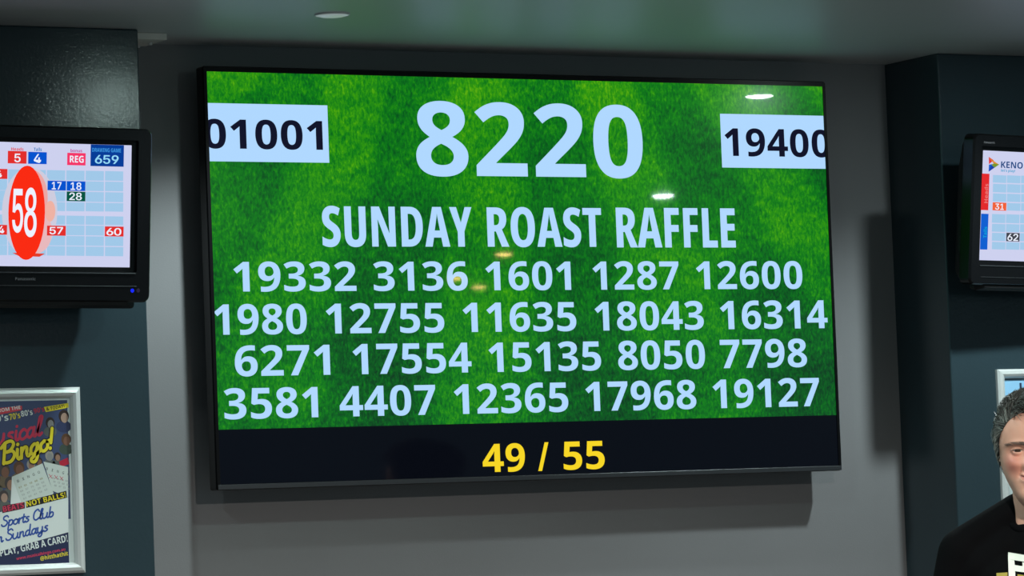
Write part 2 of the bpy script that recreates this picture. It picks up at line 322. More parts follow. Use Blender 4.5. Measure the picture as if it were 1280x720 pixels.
'cond': r"""S 442 414 211 ~414 147 ~361 47 ~266 -10 200 -10 ~169 -10 ~113 -2 ~59 16 31 31 31 179 ~71 154 ~156 125 192 125 ~217 125 ~249 144 ~266 177 266 197 ~266 218 ~252 251 ~212 286 172 309 ~130 335 ~69 389 ~35 464 35 521 ~35 583 ~84 673 ~177 724 242 724 ~286 724 ~371 700 412 678 372 549 ~337 570 ~275 591 248 591 ~226 591 ~197 575 ~183 547 183 529 ~183 504 ~198 472 ~240 439 280 415 ~324 389 ~384 331 ~414 259
U 569 511 237 ~511 155 ~458 45 ~358 -10 284 -10 ~175 -10 ~59 111 59 234 59 714 205 714 205 239 ~205 174 ~246 119 285 119 ~312 119 ~348 143 ~365 196 365 240 365 714 511 714
N 631 569 0 398 0 196 483 192 483 ~194 447 ~198 385 ~199 333 199 312 199 0 63 0 63 714 233 714 435 242 439 242 ~437 277 ~434 336 ~432 387 432 407 432 714 569 714
D 567 525 370 ~525 252 ~457 86 ~328 0 236 0 63 0 63 714 246 714 ~336 714 ~460 635 ~525 482|374 364 ~374 443 ~344 540 ~287 587 243 587 209 587 209 127 234 127 ~307 127 ~374 244
A 539 383 0 349 163 192 163 157 0 0 0 174 714 363 714 539 0|290 470 ~286 495 ~278 541 ~272 584 270 603 ~268 585 ~262 542 ~254 497 249 472 213 290 326 290
Y 488 245 433 338 714 488 714 317 275 317 0 171 0 171 270 0 714 152 714
R 521 236 714 ~316 714 ~422 668 ~474 576 474 506 ~474 463 ~453 391 ~408 335 374 314 521 0 361 0 245 277 209 277 209 0 63 0 63 714|234 591 209 591 209 391 236 391 ~280 391 ~324 445 324 498 ~324 530 ~304 571 ~265 591
O 601 559 358 ~559 272 ~527 136 ~463 40 ~366 -10 301 -10 ~236 -10 ~139 41 ~74 136 ~42 273 42 359 ~42 479 ~101 642 ~217 725 301 725 ~388 725 ~503 637 ~559 474|194 358 ~194 279 ~218 172 ~266 119 301 119 ~337 119 ~384 170 ~407 277 407 358 ~407 480 ~354 598 301 598 ~266 598 ~218 545 ~194 438
T 438 292 0 147 0 147 587 15 587 15 714 422 714 422 587 292 587
F 420 209 0 63 0 63 714 389 714 389 589 209 589 209 407 376 407 376 282 209 282
L 412 63 0 63 714 209 714 209 126 398 126 398 0
E 431 390 0 63 0 63 714 390 714 390 589 209 589 209 432 377 432 377 308 209 308 209 126 390 126""",
'round': r"""0 646 323 -10 ~235 -10 ~113 79 ~50 246 50 363 ~50 480 ~114 648 ~235 738 323 738 ~411 738 ~533 648 ~596 480 596 363 ~596 246 ~533 79 ~412 -10|323 98 ~371 98 ~437 159 ~470 278 470 363 ~470 450 ~437 568 ~371 630 323 630 ~275 630 ~209 568 ~176 450 176 363 ~176 278 ~209 159 ~275 98
1 646 96 0 96 106 570 106 570 0|413 728 413 0 285 0 285 609 282 609 110 490 110 612 277 728
2 611 74 0 74 95 330 338 ~366 373 ~417 429 ~442 484 442 516 ~442 552 ~411 604 ~355 632 319 632 ~281 632 ~225 600 ~194 541 194 500 71 500 ~71 572 ~134 679 ~246 738 320 738 ~393 738 ~504 683 ~566 586 566 522 ~566 479 ~534 399 ~458 309 393 248 253 112 253 108 575 108 575 0
3 627 315 -10 ~237 -10 ~118 45 ~50 145 48 210 177 210 ~179 175 ~215 125 ~276 97 315 97 ~354 97 ~416 126 ~451 182 451 220 ~451 256 ~416 313 ~347 347 295 347 214 347 214 435 391 615 391 619 86 619 86 728 550 728 550 630 314 394 314 420 ~398 429 ~518 378 ~582 279 582 215 ~582 148 ~513 46 ~393 -10
4 659 44 145 44 248 340 728 468 728 178 255 178 251 617 251 617 145|397 0 397 175 399 223 399 454 520 454 520 0
5 606 324 -10 ~252 -10 ~138 45 ~72 142 69 205 195 205 ~197 173 ~232 124 ~290 95 324 95 ~364 95 ~425 131 ~459 196 459 237 ~459 279 ~424 345 ~363 381 323 381 ~284 381 ~217 351 200 324 82 337 115 728 545 728 545 619 225 619 207 426 209 426 ~233 452 ~309 483 354 483 ~403 483 ~487 447 ~550 382 ~585 293 585 240 ~585 167 ~519 54 ~401 -10
6 599 334 -10 ~262 -10 ~146 51 ~79 161 79 236 ~79 292 ~126 407 179 484 346 728 481 728 246 388 219 388 ~229 406 ~268 440 ~324 462 360 462 ~428 462 ~530 406 ~587 304 587 234 ~587 162 ~522 52 ~408 -10|333 94 ~372 94 ~430 130 ~464 193 464 232 ~464 272 ~430 334 ~372 370 333 370 ~295 370 ~236 335 ~202 273 202 233 ~202 193 ~236 130 ~295 94
7 563 125 0 436 615 436 618 76 618 76 728 570 728 570 616 260 0
8 628 329 -10 ~250 -10 ~128 42 ~60 135 60 195 ~60 242 ~101 319 ~172 371 218 377 218 380 ~158 392 ~86 481 86 542 ~86 599 ~148 688 ~258 738 329 738 ~399 738 ~508 688 ~571 599 571 542 ~571 481 ~498 392 440 380 440 377 ~484 371 ~556 319 ~597 242 597 195 ~597 135 ~528 42 ~407 -10|329 89 ~370 89 ~431 118 ~464 170 464 204 ~464 239 ~429 293 ~368 324 329 324 ~289 324 ~228 293 ~192 239 192 204 ~192 170 ~226 118 ~287 89|329 423 ~362 423 ~415 450 ~445 499 445 530 ~445 562 ~416 610 ~363 636 329 636 ~293 636 ~241 610 ~212 562 212 530 ~212 499 ~241 450 ~294 423
9 599 331 738 ~404 738 ~520 677 ~587 566 587 492 ~587 436 ~539 320 487 244 320 0 184 0 420 340 447 340 ~437 321 ~398 287 ~342 265 305 265 ~238 265 ~136 321 ~79 424 79 493 ~79 565 ~144 676 ~258 738|333 633 ~294 633 ~235 597 ~201 535 201 495 ~201 455 ~235 393 ~294 357 333 357 ~370 357 ~429 393 ~463 455 463 494 ~463 534 ~429 597 ~370 633"""
}


def _parse(src):
    out = {}
    for line in src.split('\n'):
        c, rest = line[0], line[2:]
        adv, cs = rest.split(' ', 1)
        loops = []
        for k in cs.split('|'):
            t = k.split()
            pts = []
            for i in range(0, len(t), 2):
                pts.append((float(t[i].lstrip('~')), float(t[i + 1]), not t[i].startswith('~')))
            full = []
            for i, p in enumerate(pts):                      # put in the implied on-curve points
                q = pts[(i + 1) % len(pts)]
                full.append(p)
                if not p[2] and not q[2]:
                    full.append(((p[0] + q[0]) / 2, (p[1] + q[1]) / 2, True))
            while not full[0][2]:
                full = full[1:] + full[:1]
            poly, i, n = [], 0, len(full)
            while i < n:
                p, q = full[i], full[(i + 1) % n]
                poly.append((p[0], p[1]))
                if not q[2]:
                    r = full[(i + 2) % n]
                    for s in (0.2, 0.4, 0.6, 0.8):
                        poly.append(((1 - s) ** 2 * p[0] + 2 * s * (1 - s) * q[0] + s * s * r[0],
                                     (1 - s) ** 2 * p[1] + 2 * s * (1 - s) * q[1] + s * s * r[1]))
                    i += 2
                else:
                    i += 1
            loops.append(poly)
        tris = tessellate_polygon([[Vector((x, y, 0)) for x, y in lp] for lp in loops])
        flat = [p for lp in loops for p in lp]
        out[c] = (float(adv), flat, tris)
    return out


FONTS = {k: _parse(v) for k, v in GLYPHS.items()}


def text_tris(s, font):
    """(points, triangles, advance) of a line of lettering in font units"""
    F, x, P, T = FONTS[font], 0.0, [], []
    for c in s:
        if c == ' ':
            x += 260
            continue
        adv, flat, tris = F[c]
        b = len(P)
        P += [(x + px, py) for px, py in flat]
        T += [tuple(b + i for i in t) for t in tris]
        x += adv
    return P, T, x


def add_tris(bm, P, T, f, y, mi=0):
    vs = [bm.verts.new((q[0], y, q[1])) for q in (f(p) for p in P)]
    for t in T:
        try:
            fc = bm.faces.new([vs[i] for i in t])
            fc.material_index = mi
        except ValueError:
            pass


def face_front(bm):
    """flat artwork faces its viewer (local -y)"""
    bm.normal_update()
    bad = [f for f in bm.faces if f.normal.y > 0]
    if bad:
        bmesh.ops.reverse_faces(bm, faces=bad)
    return bm


def add_text_box(bm, s, font, x0, x1, z0, z1, y, mi=0):
    """lettering stretched to fill a box"""
    P, T, _ = text_tris(s, font)
    a, b = min(p[0] for p in P), max(p[0] for p in P)
    c, d = min(p[1] for p in P), max(p[1] for p in P)
    add_tris(bm, P, T, lambda p: (x0 + (p[0] - a) / (b - a) * (x1 - x0), z0 + (p[1] - c) / (d - c) * (z1 - z0)), y, mi)


def add_text_line(bm, s, font, p0, p1, cap, y, mi=0, shear=0.0, grow=0.0):
    """lettering along a baseline p0-p1 (local x, z), cap height in metres"""
    P, T, adv = text_tris(s, font)
    a, b = min(p[0] for p in P), max(p[0] for p in P)
    d = Vector((p1[0] - p0[0], p1[1] - p0[1]))
    L = d.length
    d.normalize()
    n = Vector((-d.y, d.x))
    k = cap / 714.0

    def f(p):
        u, v = (p[0] - a) / (b - a) * L, p[1] * k
        u += v * shear
        return (p0[0] + d.x * u + n.x * v, p0[1] + d.y * u + n.y * v)
    add_tris(bm, P, T, f, y, mi)


def add_poly(bm, pts, y, mi=0):
    f = bm.faces.new([bm.verts.new((x, y, z)) for x, z in pts])
    f.material_index = mi


def add_rect(bm, x0, x1, z0, z1, y, mi=0):
    add_poly(bm, [(x0, z0), (x1, z0), (x1, z1), (x0, z1)], y, mi)


def add_ellipse(bm, cx, cz, rx, rz, y, mi=0, n=40, rot=0.0):
    pts = []
    for i in range(n):
        a = 2 * pi * i / n
        u, v = rx * cos(a), rz * sin(a)
        pts.append((cx + u * cos(rot) - v * sin(rot), cz + u * sin(rot) + v * cos(rot)))
    add_poly(bm, pts, y, mi)


def clip_x(bm, x, keep_less):
    bmesh.ops.bisect_plane(bm, geom=bm.verts[:] + bm.edges[:] + bm.faces[:], plane_co=(x, 0, 0), plane_no=(1, 0, 0),
                           clear_outer=keep_less, clear_inner=not keep_less)


SCRIPT = {
    'u': (.95, [[(0, 1), (0, .35), (.2, 0), (.5, .15), (.65, .6), (.65, 1)], [(.65, 1), (.65, .3), (.8, 0), (1, .2)]]),
    's': (.72, [[(-.05, .15), (.2, 0), (.5, .2), (.4, .5), (.15, .7), (.25, .95), (.5, .95)]]),
    'i': (.42, [[(.1, 1), (.1, .3), (.25, 0), (.45, .2)], [(.12, 1.45), (.14, 1.5)]]),
    'c': (.68, [[(.6, .8), (.4, 1), (.1, .75), (.05, .35), (.25, 0), (.5, .05), (.7, .25)]]),
    'a': (.9, [[(.6, .85), (.35, 1), (.08, .7), (.08, .25), (.3, 0), (.55, .3), (.65, 1)], [(.65, 1), (.62, .3), (.75, 0), (.95, .2)]]),
    'l': (.48, [[(0, .2), (.3, 1.2), (.4, 1.9), (.2, 1.9), (.12, 1), (.15, .2), (.3, 0), (.5, .2)]]),
    'B': (1.15, [[(.15, 2), (.1, 1), (.05, 0)], [(-.2, 1.6), (.2, 2), (.7, 2), (.9, 1.6), (.65, 1.15), (.3, 1.05)], [(.3, 1.05), (.8, 1), (1, .55), (.75, .05), (.3, 0), (.05, .15)]]),
    'n': (.82, [[(.05, 1), (.05, 0)], [(.05, .5), (.25, .95), (.5, .9), (.52, .3), (.65, 0), (.85, .2)]]),
    'g': (.9, [[(.6, .85), (.35, 1), (.08, .7), (.08, .25), (.3, 0), (.55, .3), (.65, 1)], [(.65, 1), (.65, -.3), (.45, -.75), (.15, -.65), (.15, -.35), (.6, -.05), (.95, .2)]]),
    'o': (.78, [[(.35, 1), (.05, .7), (.08, .2), (.35, 0), (.62, .25), (.62, .75), (.35, 1), (.55, .85), (.85, .9)]]),
    '!': (.4, [[(.25, 2), (.15, .6)], [(.1, .05), (.12, .1)]]),
    'd': (.9, [[(.6, .85), (.35, 1), (.08, .7), (.08, .25), (.3, 0), (.55, .3), (.65, 1)], [(.65, 2), (.62, .3), (.75, 0), (.95, .2)]]),
    'S': (.95, [[(.85, 1.7), (.6, 2), (.2, 1.8), (.2, 1.35), (.6, 1), (.8, .55), (.5, .05), (.1, .1), (-.05, .4)]]),
    'p': (.75, [[(.1, 1), (.05, -.8)], [(.08, .6), (.3, 1), (.6, .85), (.62, .3), (.35, 0), (.1, .15)]]),
    'r': (.52, [[(.08, 1), (.08, 0)], [(.08, .5), (.25, .9), (.5, .95)]]),
    't': (.48, [[(.2, 1.6), (.15, .3), (.3, 0), (.5, .2)], [(-.05, 1.05), (.45, 1.1)]]),
    'C': (.95, [[(.85, 1.6), (.6, 2), (.2, 1.7), (.05, 1), (.15, .3), (.5, 0), (.9, .35)]]),
    'b': (.72, [[(.1, 2), (.08, .3), (.3, 0), (.6, .2), (.6, .75), (.35, .95), (.1, .6)]]),
    'm': (1.1, [[(.05, 1), (.05, 0)], [(.05, .5), (.22, .95), (.42, .9), (.42, 0)], [(.42, .5), (.6, .95), (.8, .9), (.82, .3), (.95, 0), (1.1, .2)]]),
    'y': (.9, [[(0, 1), (0, .35), (.2, 0), (.5, .15), (.65, .6), (.65, 1)], [(.65, 1), (.65, -.3), (.45, -.75), (.15, -.6), (.2, -.3), (.9, .2)]]),
}


def spline(pts, k=6):
    if len(pts) < 3:
        return [Vector(p) for p in pts]
    P = [Vector(p) for p in pts]
    P = [2 * P[0] - P[1]] + P + [2 * P[-1] - P[-2]]
    out = []
    for i in range(1, len(P) - 2):
        for j in range(k):
            t = j / k
            a, b, c, d = P[i - 1], P[i], P[i + 1], P[i + 2]
            out.append(.5 * (2 * b + (c - a) * t + (2 * a - 5 * b + 4 * c - d) * t * t + (3 * b - a - 3 * c + d) * t ** 3))
    out.append(P[-2])
    return out


def add_script(bm, s, p0, p1, xh, width, y, mi=0, slant=.32):
    """brush lettering along a baseline: xh = height of the small letters, width = stroke"""
    total = sum(.45 if c == ' ' else SCRIPT[c][0] for c in s)
    d = Vector((p1[0] - p0[0], p1[1] - p0[1]))
    L = d.length
    d.normalize()
    n = Vector((-d.y, d.x))
    x = 0.0
    for c in s:
        if c == ' ':
            x += .45
            continue
        adv, strokes = SCRIPT[c]
        for st in strokes:
            pts = []
            for q in spline(st):
                u, v = (x + q.x) * L / total + q.y * xh * slant, q.y * xh
                pts.append(Vector((p0[0] + d.x * u + n.x * v, p0[1] + d.y * u + n.y * v)))
            y -= 1.2e-5                                              # strokes overlap like laid paint
            prev = None
            for i, q in enumerate(pts):
                t = (pts[min(i + 1, len(pts) - 1)] - pts[max(i - 1, 0)])
                if t.length < 1e-9:
                    continue
                t.normalize()
                o = Vector((-t.y, t.x)) * width / 2
                cur = (bm.verts.new((q.x + o.x, y, q.y + o.y)), bm.verts.new((q.x - o.x, y, q.y - o.y)))
                if prev:
                    bm.faces.new((prev[0], prev[1], cur[1], cur[0])).material_index = mi
                prev = cur
            for q in (pts[0], pts[-1]):
                y -= 1.2e-5
                add_ellipse(bm, q.x, q.y, width / 2, width / 2, y, mi, 12)
        x += adv


# ------------------------------------------------------------------ the room
M_ALCOVE = mat('grey_wall_paint', (0.20, 0.205, 0.21, 1), rough=0.55, spec=0.3, bump=0.12, bscale=260, var=0.05, vscale=3)
M_PILLAR = mat('charcoal_blue_wall_paint', (0.024, 0.043, 0.052, 1), rough=0.18, spec=0.45, bump=0.16, bscale=150, var=0.08, vscale=4)
M_CEIL = mat('satin_ceiling_paint', (0.46, 0.49, 0.49, 1), rough=0.40, spec=0.5, bump=0.05, bscale=60, var=0.04, vscale=2)
M_FLOOR = mat('dark_carpet', (0.13, 0.13, 0.13, 1), rough=0.95, bump=0.4, bscale=300, var=0.3, vscale=40)
XL, XR = -1.05, 1.087
struct('floor', box(-7, 8, -10, WALL_Y + .2, -.1, 0), M_FLOOR)
struct('ceiling', box(-7, 8, -10, WALL_Y + .2, CEIL, CEIL + .1), M_CEIL)
struct('wall_back', box(XL - .02, XR + .02, WALL_Y, WALL_Y + .2, 0, CEIL), M_ALCOVE)
struct('wall_left', box(-7, XL, PILLAR_Y, WALL_Y + .2, 0, CEIL, bevel=.004), M_PILLAR)
struct('wall_right', box(XR, 8, PILLAR_Y, WALL_Y + .2, 0, CEIL, bevel=.004), M_PILLAR)

M_TRIM = mat('white_painted_metal', (0.55, 0.57, 0.56, 1), rough=0.4)
for nm, x, y, w, c, g, lab in DOWNLIGHTS:
    t = thing('ceiling_downlight', lab, 'ceiling light', Matrix.Translation((x, y, CEIL)), 'ceiling downlights')
    bm = bmesh.new()
    add_loft(bm, [[(r * cos(2 * pi * i / 40), r * sin(2 * pi * i / 40), z) for i in range(40)]
                  for r, z in ((.039, 0), (.039, -.003), (.038, -.004), (.0365, -.004), (.036, -.002))])
    link('trim_ring', fix(bm), M_TRIM, t, True)
    bm = bmesh.new()
    add_disc_stack(bm, [(.036, -.001), (.036, -.003), (.025, -.006), (.01, -.0075)], n=40)
    link('lens', fix(bm), mat('lamp_lens', (.5, .52, .52, 1), rough=.3, emit=(c[0], c[1], c[2], 1), estr=g), t, True)

# ------------------------------------------------------------------ the big wall screen
W, H = 1.66, 1.66 * 9 / 16
TVM = Matrix.Translation((0, 0, Z0))
tv = thing('wall_television', 'huge flat wall screen showing green grass, raffle numbers and a yellow counter', 'television', TVM)
M_BEZEL = mat('black_screen_bezel', (0.003, 0.003, 0.0035, 1), rough=0.3, spec=0.2)
M_CHIN = mat('dark_brushed_metal', (0.06, 0.065, 0.07, 1), rough=0.38, metal=0.7, bump=.05, bscale=400)
M_CASE = mat('black_plastic_case', (0.006, 0.006, 0.0065, 1), rough=0.5, spec=.25, bump=.08, bscale=500)
hw, hh = W / 2, H / 2
bs, bt, bb = .0095, .013, .013


def tvr(e, y, r):
    return (-hw - bs + e, hw + bs - e, -hh - bb + e, hh + bt - e, r, y)


link('bezel', loft_rects([tvr(0, .034, .006), tvr(0, .002, .006), tvr(.002, -.002, .005),
                          (-hw, hw, -hh, hh, .001, -.002), (-hw, hw, -hh, hh, .001, .002)]), M_BEZEL, tv)
bm = box(-hw - bs + .003, hw + bs - .003, -.0042, -.0018, -hh - bb + .001, -hh - .001, bevel=.0008)
link('lower_trim', bm, M_CHIN, tv, label='slim grey metal strip along the bottom edge')
link('rear_housing', loft_rects([tvr(.001, .034, .006), tvr(.012, .040, .01), tvr(.10, .048, .02), tvr(.14, .066, .03)], True, True), M_CASE, tv)
bm = bmesh.new()
for sx in (-.2, .2):
    add_box(bm, sx - .02, sx + .02, .060, WALL_Y - .006, -.22, .22, .002)
add_box(bm, -.30, .30, WALL_Y - .012, WALL_Y, -.16, .16, .002)
link('wall_bracket', bm, M_CASE, tv)


def grass_material():
    m = bpy.data.materials.new('display_grass_picture')
    n, l, p = nodes_of(m)
    p.inputs['Base Color'].default_value = (.002, .002, .002, 1)
    p.inputs['Roughness'].default_value = .025
    p.inputs['Specular IOR Level'].default_value = .3
    p.inputs['Coat Weight'].default_value = .4
    p.inputs['Coat Roughness'].default_value = .22
    tc = n.new('ShaderNodeTexCoord')
    sep = n.new('ShaderNodeSeparateXYZ')
    l.new(tc.outputs['Object'], sep.inputs[0])

    def math(op, a, b=None):
        q = n.new('ShaderNodeMath')
        q.operation = op
        for i, v in enumerate((a, b)):
            if v is None:
                continue
            if isinstance(v, (int, float)):
                q.inputs[i].default_value = v
            else:
                l.new(v, q.inputs[i])
        return q.outputs[0]

    def tex(sx, sz, scale, detail, rough=.5, dist=0.0):
        mp = n.new('ShaderNodeMapping')
        mp.inputs['Scale'].default_value = (sx, 1, sz)
        l.new(tc.outputs['Object'], mp.inputs['Vector'])
        t = n.new('ShaderNodeTexNoise')
        t.inputs['Scale'].default_value = scale
        t.inputs['Detail'].default_value = detail
        t.inputs['Roughness'].default_value = rough
        t.inputs['Distortion'].default_value = dist
        l.new(mp.outputs['Vector'], t.inputs['Vector'])
        return math('SUBTRACT', t.outputs['Fac'], .5)
    # mown stripes run together far above the picture
    fan = math('DIVIDE', math('ADD', sep.outputs['X'], .1), math('SUBTRACT', 1.4, sep.outputs['Z']))
    wob = math('MULTIPLY', tex(1, 1, 5, 2), .05)
    stripes = math('SINE', math('MULTIPLY', math('ADD', math('ADD', fan, wob), .11), 18))
    stripes = math('MULTIPLY', math('MINIMUM', math('MAXIMUM', math('MULTIPLY', stripes, 2.5), -1), 1), .075)
    patches = math('MULTIPLY', tex(1, 1.6, 3.2, 4, .55), .62)
    mottles = math('MULTIPLY', tex(1, 1.5, 24, 4, .65), .46)
    blades = math('MULTIPLY', tex(1.5, .75, 95, 3, .7, .4), .95)
    high = math('MULTIPLY', sep.outputs['Z'], .24)
    s = math('ADD', math('ADD', math('ADD', stripes, patches), math('ADD', mottles, blades)), math('ADD', high, .455))
    cr = n.new('ShaderNodeValToRGB')
    e = cr.color_ramp.elements
    e[0].position, e[0].color = .12, srgb(0, 56, 22)
    e[1].position, e[1].color = .90, srgb(100, 180, 8)
    for pos, c in ((.34, (0, 92, 24)), (.52, (10, 124, 18)), (.70, (48, 152, 6))):
        q = e.new(pos)
        q.color = srgb(*c)
    l.new(s, cr.inputs[0])
    l.new(cr.outputs[0], p.inputs['Emission Color'])
    p.inputs['Emission Strength'].default_value = 1.0
    return m


def tpx(px, py):
    return on_plane(px, py, TVM)


bar_z = (tpx(275, 536.7)[1] + tpx(1045, 519.2)[1]) / 2
bm = bmesh.new()
add_rect(bm, -hw - .001, hw + .001, bar_z, hh + .001, 0)
screen = link('screen', face_front(bm), grass_material(), tv, label='lit screen picture of mown green grass')
bm = bmesh.new()
add_rect(bm, -hw - .001, hw + .001, -hh - .001, bar_z, 0)
link('status_bar', face_front(bm), glow(3, 5, 15), screen, label='near-black band along the bottom of the picture')
M_PALE = glow(176, 216, 255)
M_NAVY = glow(16, 18, 40)
M_YELL = glow(246, 214, 34)


def span(l, r, top, bot):
    ym = (top + bot) / 2
    xm = (l + r) / 2
    return (tpx(l, ym)[0], tpx(r, ym)[0], tpx(xm, bot)[1], tpx(xm, top)[1])


def lettering(name, words, font, m, y=-.0006, label=None, clip=False):
    bm = bmesh.new()
    zs = [span(*w[1:]) for w in words]
    zb, zt = sum(q[2] for q in zs) / len(zs), sum(q[3] for q in zs) / len(zs)
    for (s, *_), q in zip(words, zs):
        add_text_box(bm, s, font, q[0], q[1], zb, zt, y)
    if clip:
        clip_x(bm, hw - .0005, True)
        clip_x(bm, -hw + .0005, False)
    return link(name, face_front(bm), m, screen, label=label)


for s, q, tq, lab in (('01001', (257.5, 410.3, 130.2, 202.5), (254.5, 403, 149.5, 186.8), 'pale panel with the number 01001'),
                      ('19400', (901.3, 1033, 143.5, 210.2), (905.8, 1037.5, 161, 196.2), 'pale panel with the number 19400')):
    a = span(*q)
    x0, x1 = (-hw + .0005, a[1]) if s[0] == '0' else (a[0], hw - .0005)
    bm = bmesh.new()
    add_rect(bm, x0, x1, a[2], a[3], -.0003)
    t = span(*tq)
    add_text_box(bm, s, 'bold', t[0], t[1], t[2], t[3], -.0006, 1)
    clip_x(bm, hw - .0004, True)
    clip_x(bm, -hw + .0004, False)
    link('number_panel', face_front(bm), [M_PALE, M_NAVY], screen, label=lab)
lettering('headline_number', [('8220', 519.5, 803, 128.5, 222)], 'bold', M_PALE, label='largest pale number, 8220')
lettering('title_lettering', [('SUNDAY', 402.5, 590, 257.8, 309.5), ('ROAST', 608.8, 751.8, 258.8, 309), ('RAFFLE', 770.2, 918.8, 260, 309)], 'cond', M_PALE)
ROWS = [
    [('19332', 291.7, 445, 326.7, 364.5), ('3136', 466.7, 584.3, 326.5, 363.5), ('1601', 606.7, 713.3, 326.5, 363), ('1287', 740.7, 848.3, 326.5, 362.5), ('12600', 870, 1002.7, 326.3, 362)],
    [('1980', 267.5, 383.3, 380, 418.5), ('12755', 407.3, 555, 378.6, 417), ('11635', 578.3, 720, 377.7, 415), ('18043', 743.3, 879.3, 376.5, 413), ('16314', 900, 1034, 375, 411)],
    [('6271', 293.3, 412.3, 431, 470), ('17554', 440.7, 589, 429, 467.5), ('15135', 610.7, 751, 427.4, 464.5), ('8050', 772.3, 881, 425.5, 462), ('7798', 900, 1008.3, 423.3, 459.7)],
    [('3581', 280, 397.3, 484.3, 523.5), ('4407', 424.3, 544.3, 481.7, 520.3), ('12365', 567.3, 710, 479, 516.5), ('17968', 731.7, 870, 476, 513), ('19127', 890.7, 1024, 472.3, 509.3)],
]
for r in ROWS:
    zq = [span(*w[1:]) for w in r]
    zlo, zhi = sum(q[2] for q in zq) / 5, sum(q[3] for q in zq) / 5
    for w, q in zip(r, zq):
        bm = bmesh.new()
        add_text_box(bm, w[0], 'bold', q[0], q[1], zlo, zhi, -.0006)
        clip_x(bm, hw - .0005, True)
        clip_x(bm, -hw + .0005, False)
        link('raffle_number', face_front(bm), M_PALE, screen, label='pale raffle number ' + w[0])
lettering('ticket_counter', [('49', 603, 656, 553.8, 590.3), ('/', 672, 686, 553, 588.5), ('55', 704, 755.5, 552, 587)], 'bold', M_YELL, label='yellow counter reading 49 / 55')

# ------------------------------------------------------------------ the two keno monitors
M_PIANO = mat('gloss_black_plastic', (0.003, 0.003, 0.0035, 1), rough=0.26, spec=0.3)
M_GREYTXT = mat('silver_lettering', (0.20, 0.20, 0.21, 1), rough=0.35, metal=0.3)


def tilt_frame(o, yaw, tilt, roll):
    return Matrix.Translation(o) @ Matrix.Rotation(yaw, 4, 'Z') @ Matrix.Rotation(tilt, 4, 'X') @ Matrix.Rotation(roll, 4, 'Y')


def monitor(mw, label, x0, x1, h, bl, br, btop, bbot, mirror):
    """x0..x1 = the lit panel, its top at z = 0"""
    t = thing('wall_monitor', label, 'television', mw, 'keno monitors on the side walls')
    X0, X1, Z1, ZB = x0 - bl, x1 + br, btop, -h - bbot
    cz = (Z1 + ZB) / 2

    def q(e, y, r=.012):
        return (X0 + e, X1 - e, ZB + e, Z1 - e, r, y)
    link('bezel', loft_rects([q(.004, .040, .016), q(0, .034, .016), q(0, .000, .016), q(.004, -.006, .012),
                              (x0 - .0125, x1 + .0125, -h - .0105, .0105, .004, -.006), (x0 - .012, x1 + .012, -h - .010, .010, .003, .003),
                              (x0, x1, -h, 0, .001, .004)]), M_PIANO, t, True)
    e = t.children[0].modifiers.new('crisp', 'EDGE_SPLIT')
    e.split_angle = radians(28)
    # tapering rear casing
    link('rear_casing', loft_rects([q(.006, .038, .02), q(.012, .055, .02), (X0 + .035, X1 - .035, ZB + .01, Z1 - .055, .03, .095),
                                    (X0 + .06, X1 - .06, ZB + .03, Z1 - .09, .03, .118)], True, True), M_CASE, t)
    for sx, xx in ((-1, X0), (1, X1)):
        bm = bmesh.new()
        for k in range(10):
            zz = cz - .03 - k * .008
            add_box(bm, xx + (.0065 if sx < 0 else -.012), xx + (.012 if sx < 0 else -.0065), .045, .050, zz, zz + .004)
        link('vent_grille', bm, M_CHIN, t, label='row of small grey slots on the casing side')
    # speaker bar under the panel with a bright upper lip
    bm = loft_rects([(X0 + .03, X1 - .03, ZB - .012, ZB + .02, .008, .030), (X0 + .03, X1 - .03, ZB - .014, ZB + .02, .008, .012),
                     (X0 + .05, X1 - .05, ZB - .006, ZB + .015, .006, -.001)], True, True)
    link('speaker_bar', bm, M_CASE, t)
    bm = bmesh.new()
    add_box(bm, x0 - .006, x1 + .010, -.0078, -.004, -h - .0145, -h - .0120, .0006)
    link('lower_lip', bm, M_CHIN, t)
    bm = bmesh.new()
    add_box(bm, x0 - .002, x1 + .012, -.0074, -.005, -h - .0415, -h - .0400, .0005)
    link('speaker_lip', bm, M_CHIN, t)
    bm = bmesh.new()
    a = abs((mw.to_3x3() @ Vector((0, 1, 0))).z)
    add_box(bm, (x0 + x1) / 2 - .06, (x0 + x1) / 2 + .06, .115, .128, cz - .06, cz + .06, .003)
    yw = (PILLAR_Y - mw.translation.y)
    add_box(bm, (x0 + x1) / 2 - .025, (x0 + x1) / 2 + .025, .125, yw + .022, cz - .03, cz + .03, .003)
    link('mount_arm', bm, M_CASE, t)
    bm = bmesh.new()
    add_rect(bm, x0 - .0005, x1 + .0005, -h - .0005, .0005, .004)
    s = link('screen', face_front(bm), glow(205, 208, 238), t, label='lit pale lavender screen')
    return t, s


LMW = tilt_frame(Vector((-1.1454, -.3, .2632 + Z0)), .0245, .0968, .0089)
RMW = tilt_frame(Vector((1.0933, -.3, .2815 + Z0)), .0624, .1029, .0192)
hL, hR = .2626, .2668
mon_l, scr_l = monitor(LMW, 'black flat monitor on the left wall showing a red ball numbered 58', -.53, 0, hL, .047, .0455, .036, .075, False)
mon_r, scr_r = monitor(RMW, 'black flat monitor on the right wall showing the blue keno logo', 0, .53, hR, .036, .036, .040, .060, True)


PM = Matrix.Translation((0, PILLAR_Y, Z0))
yP = -.0032


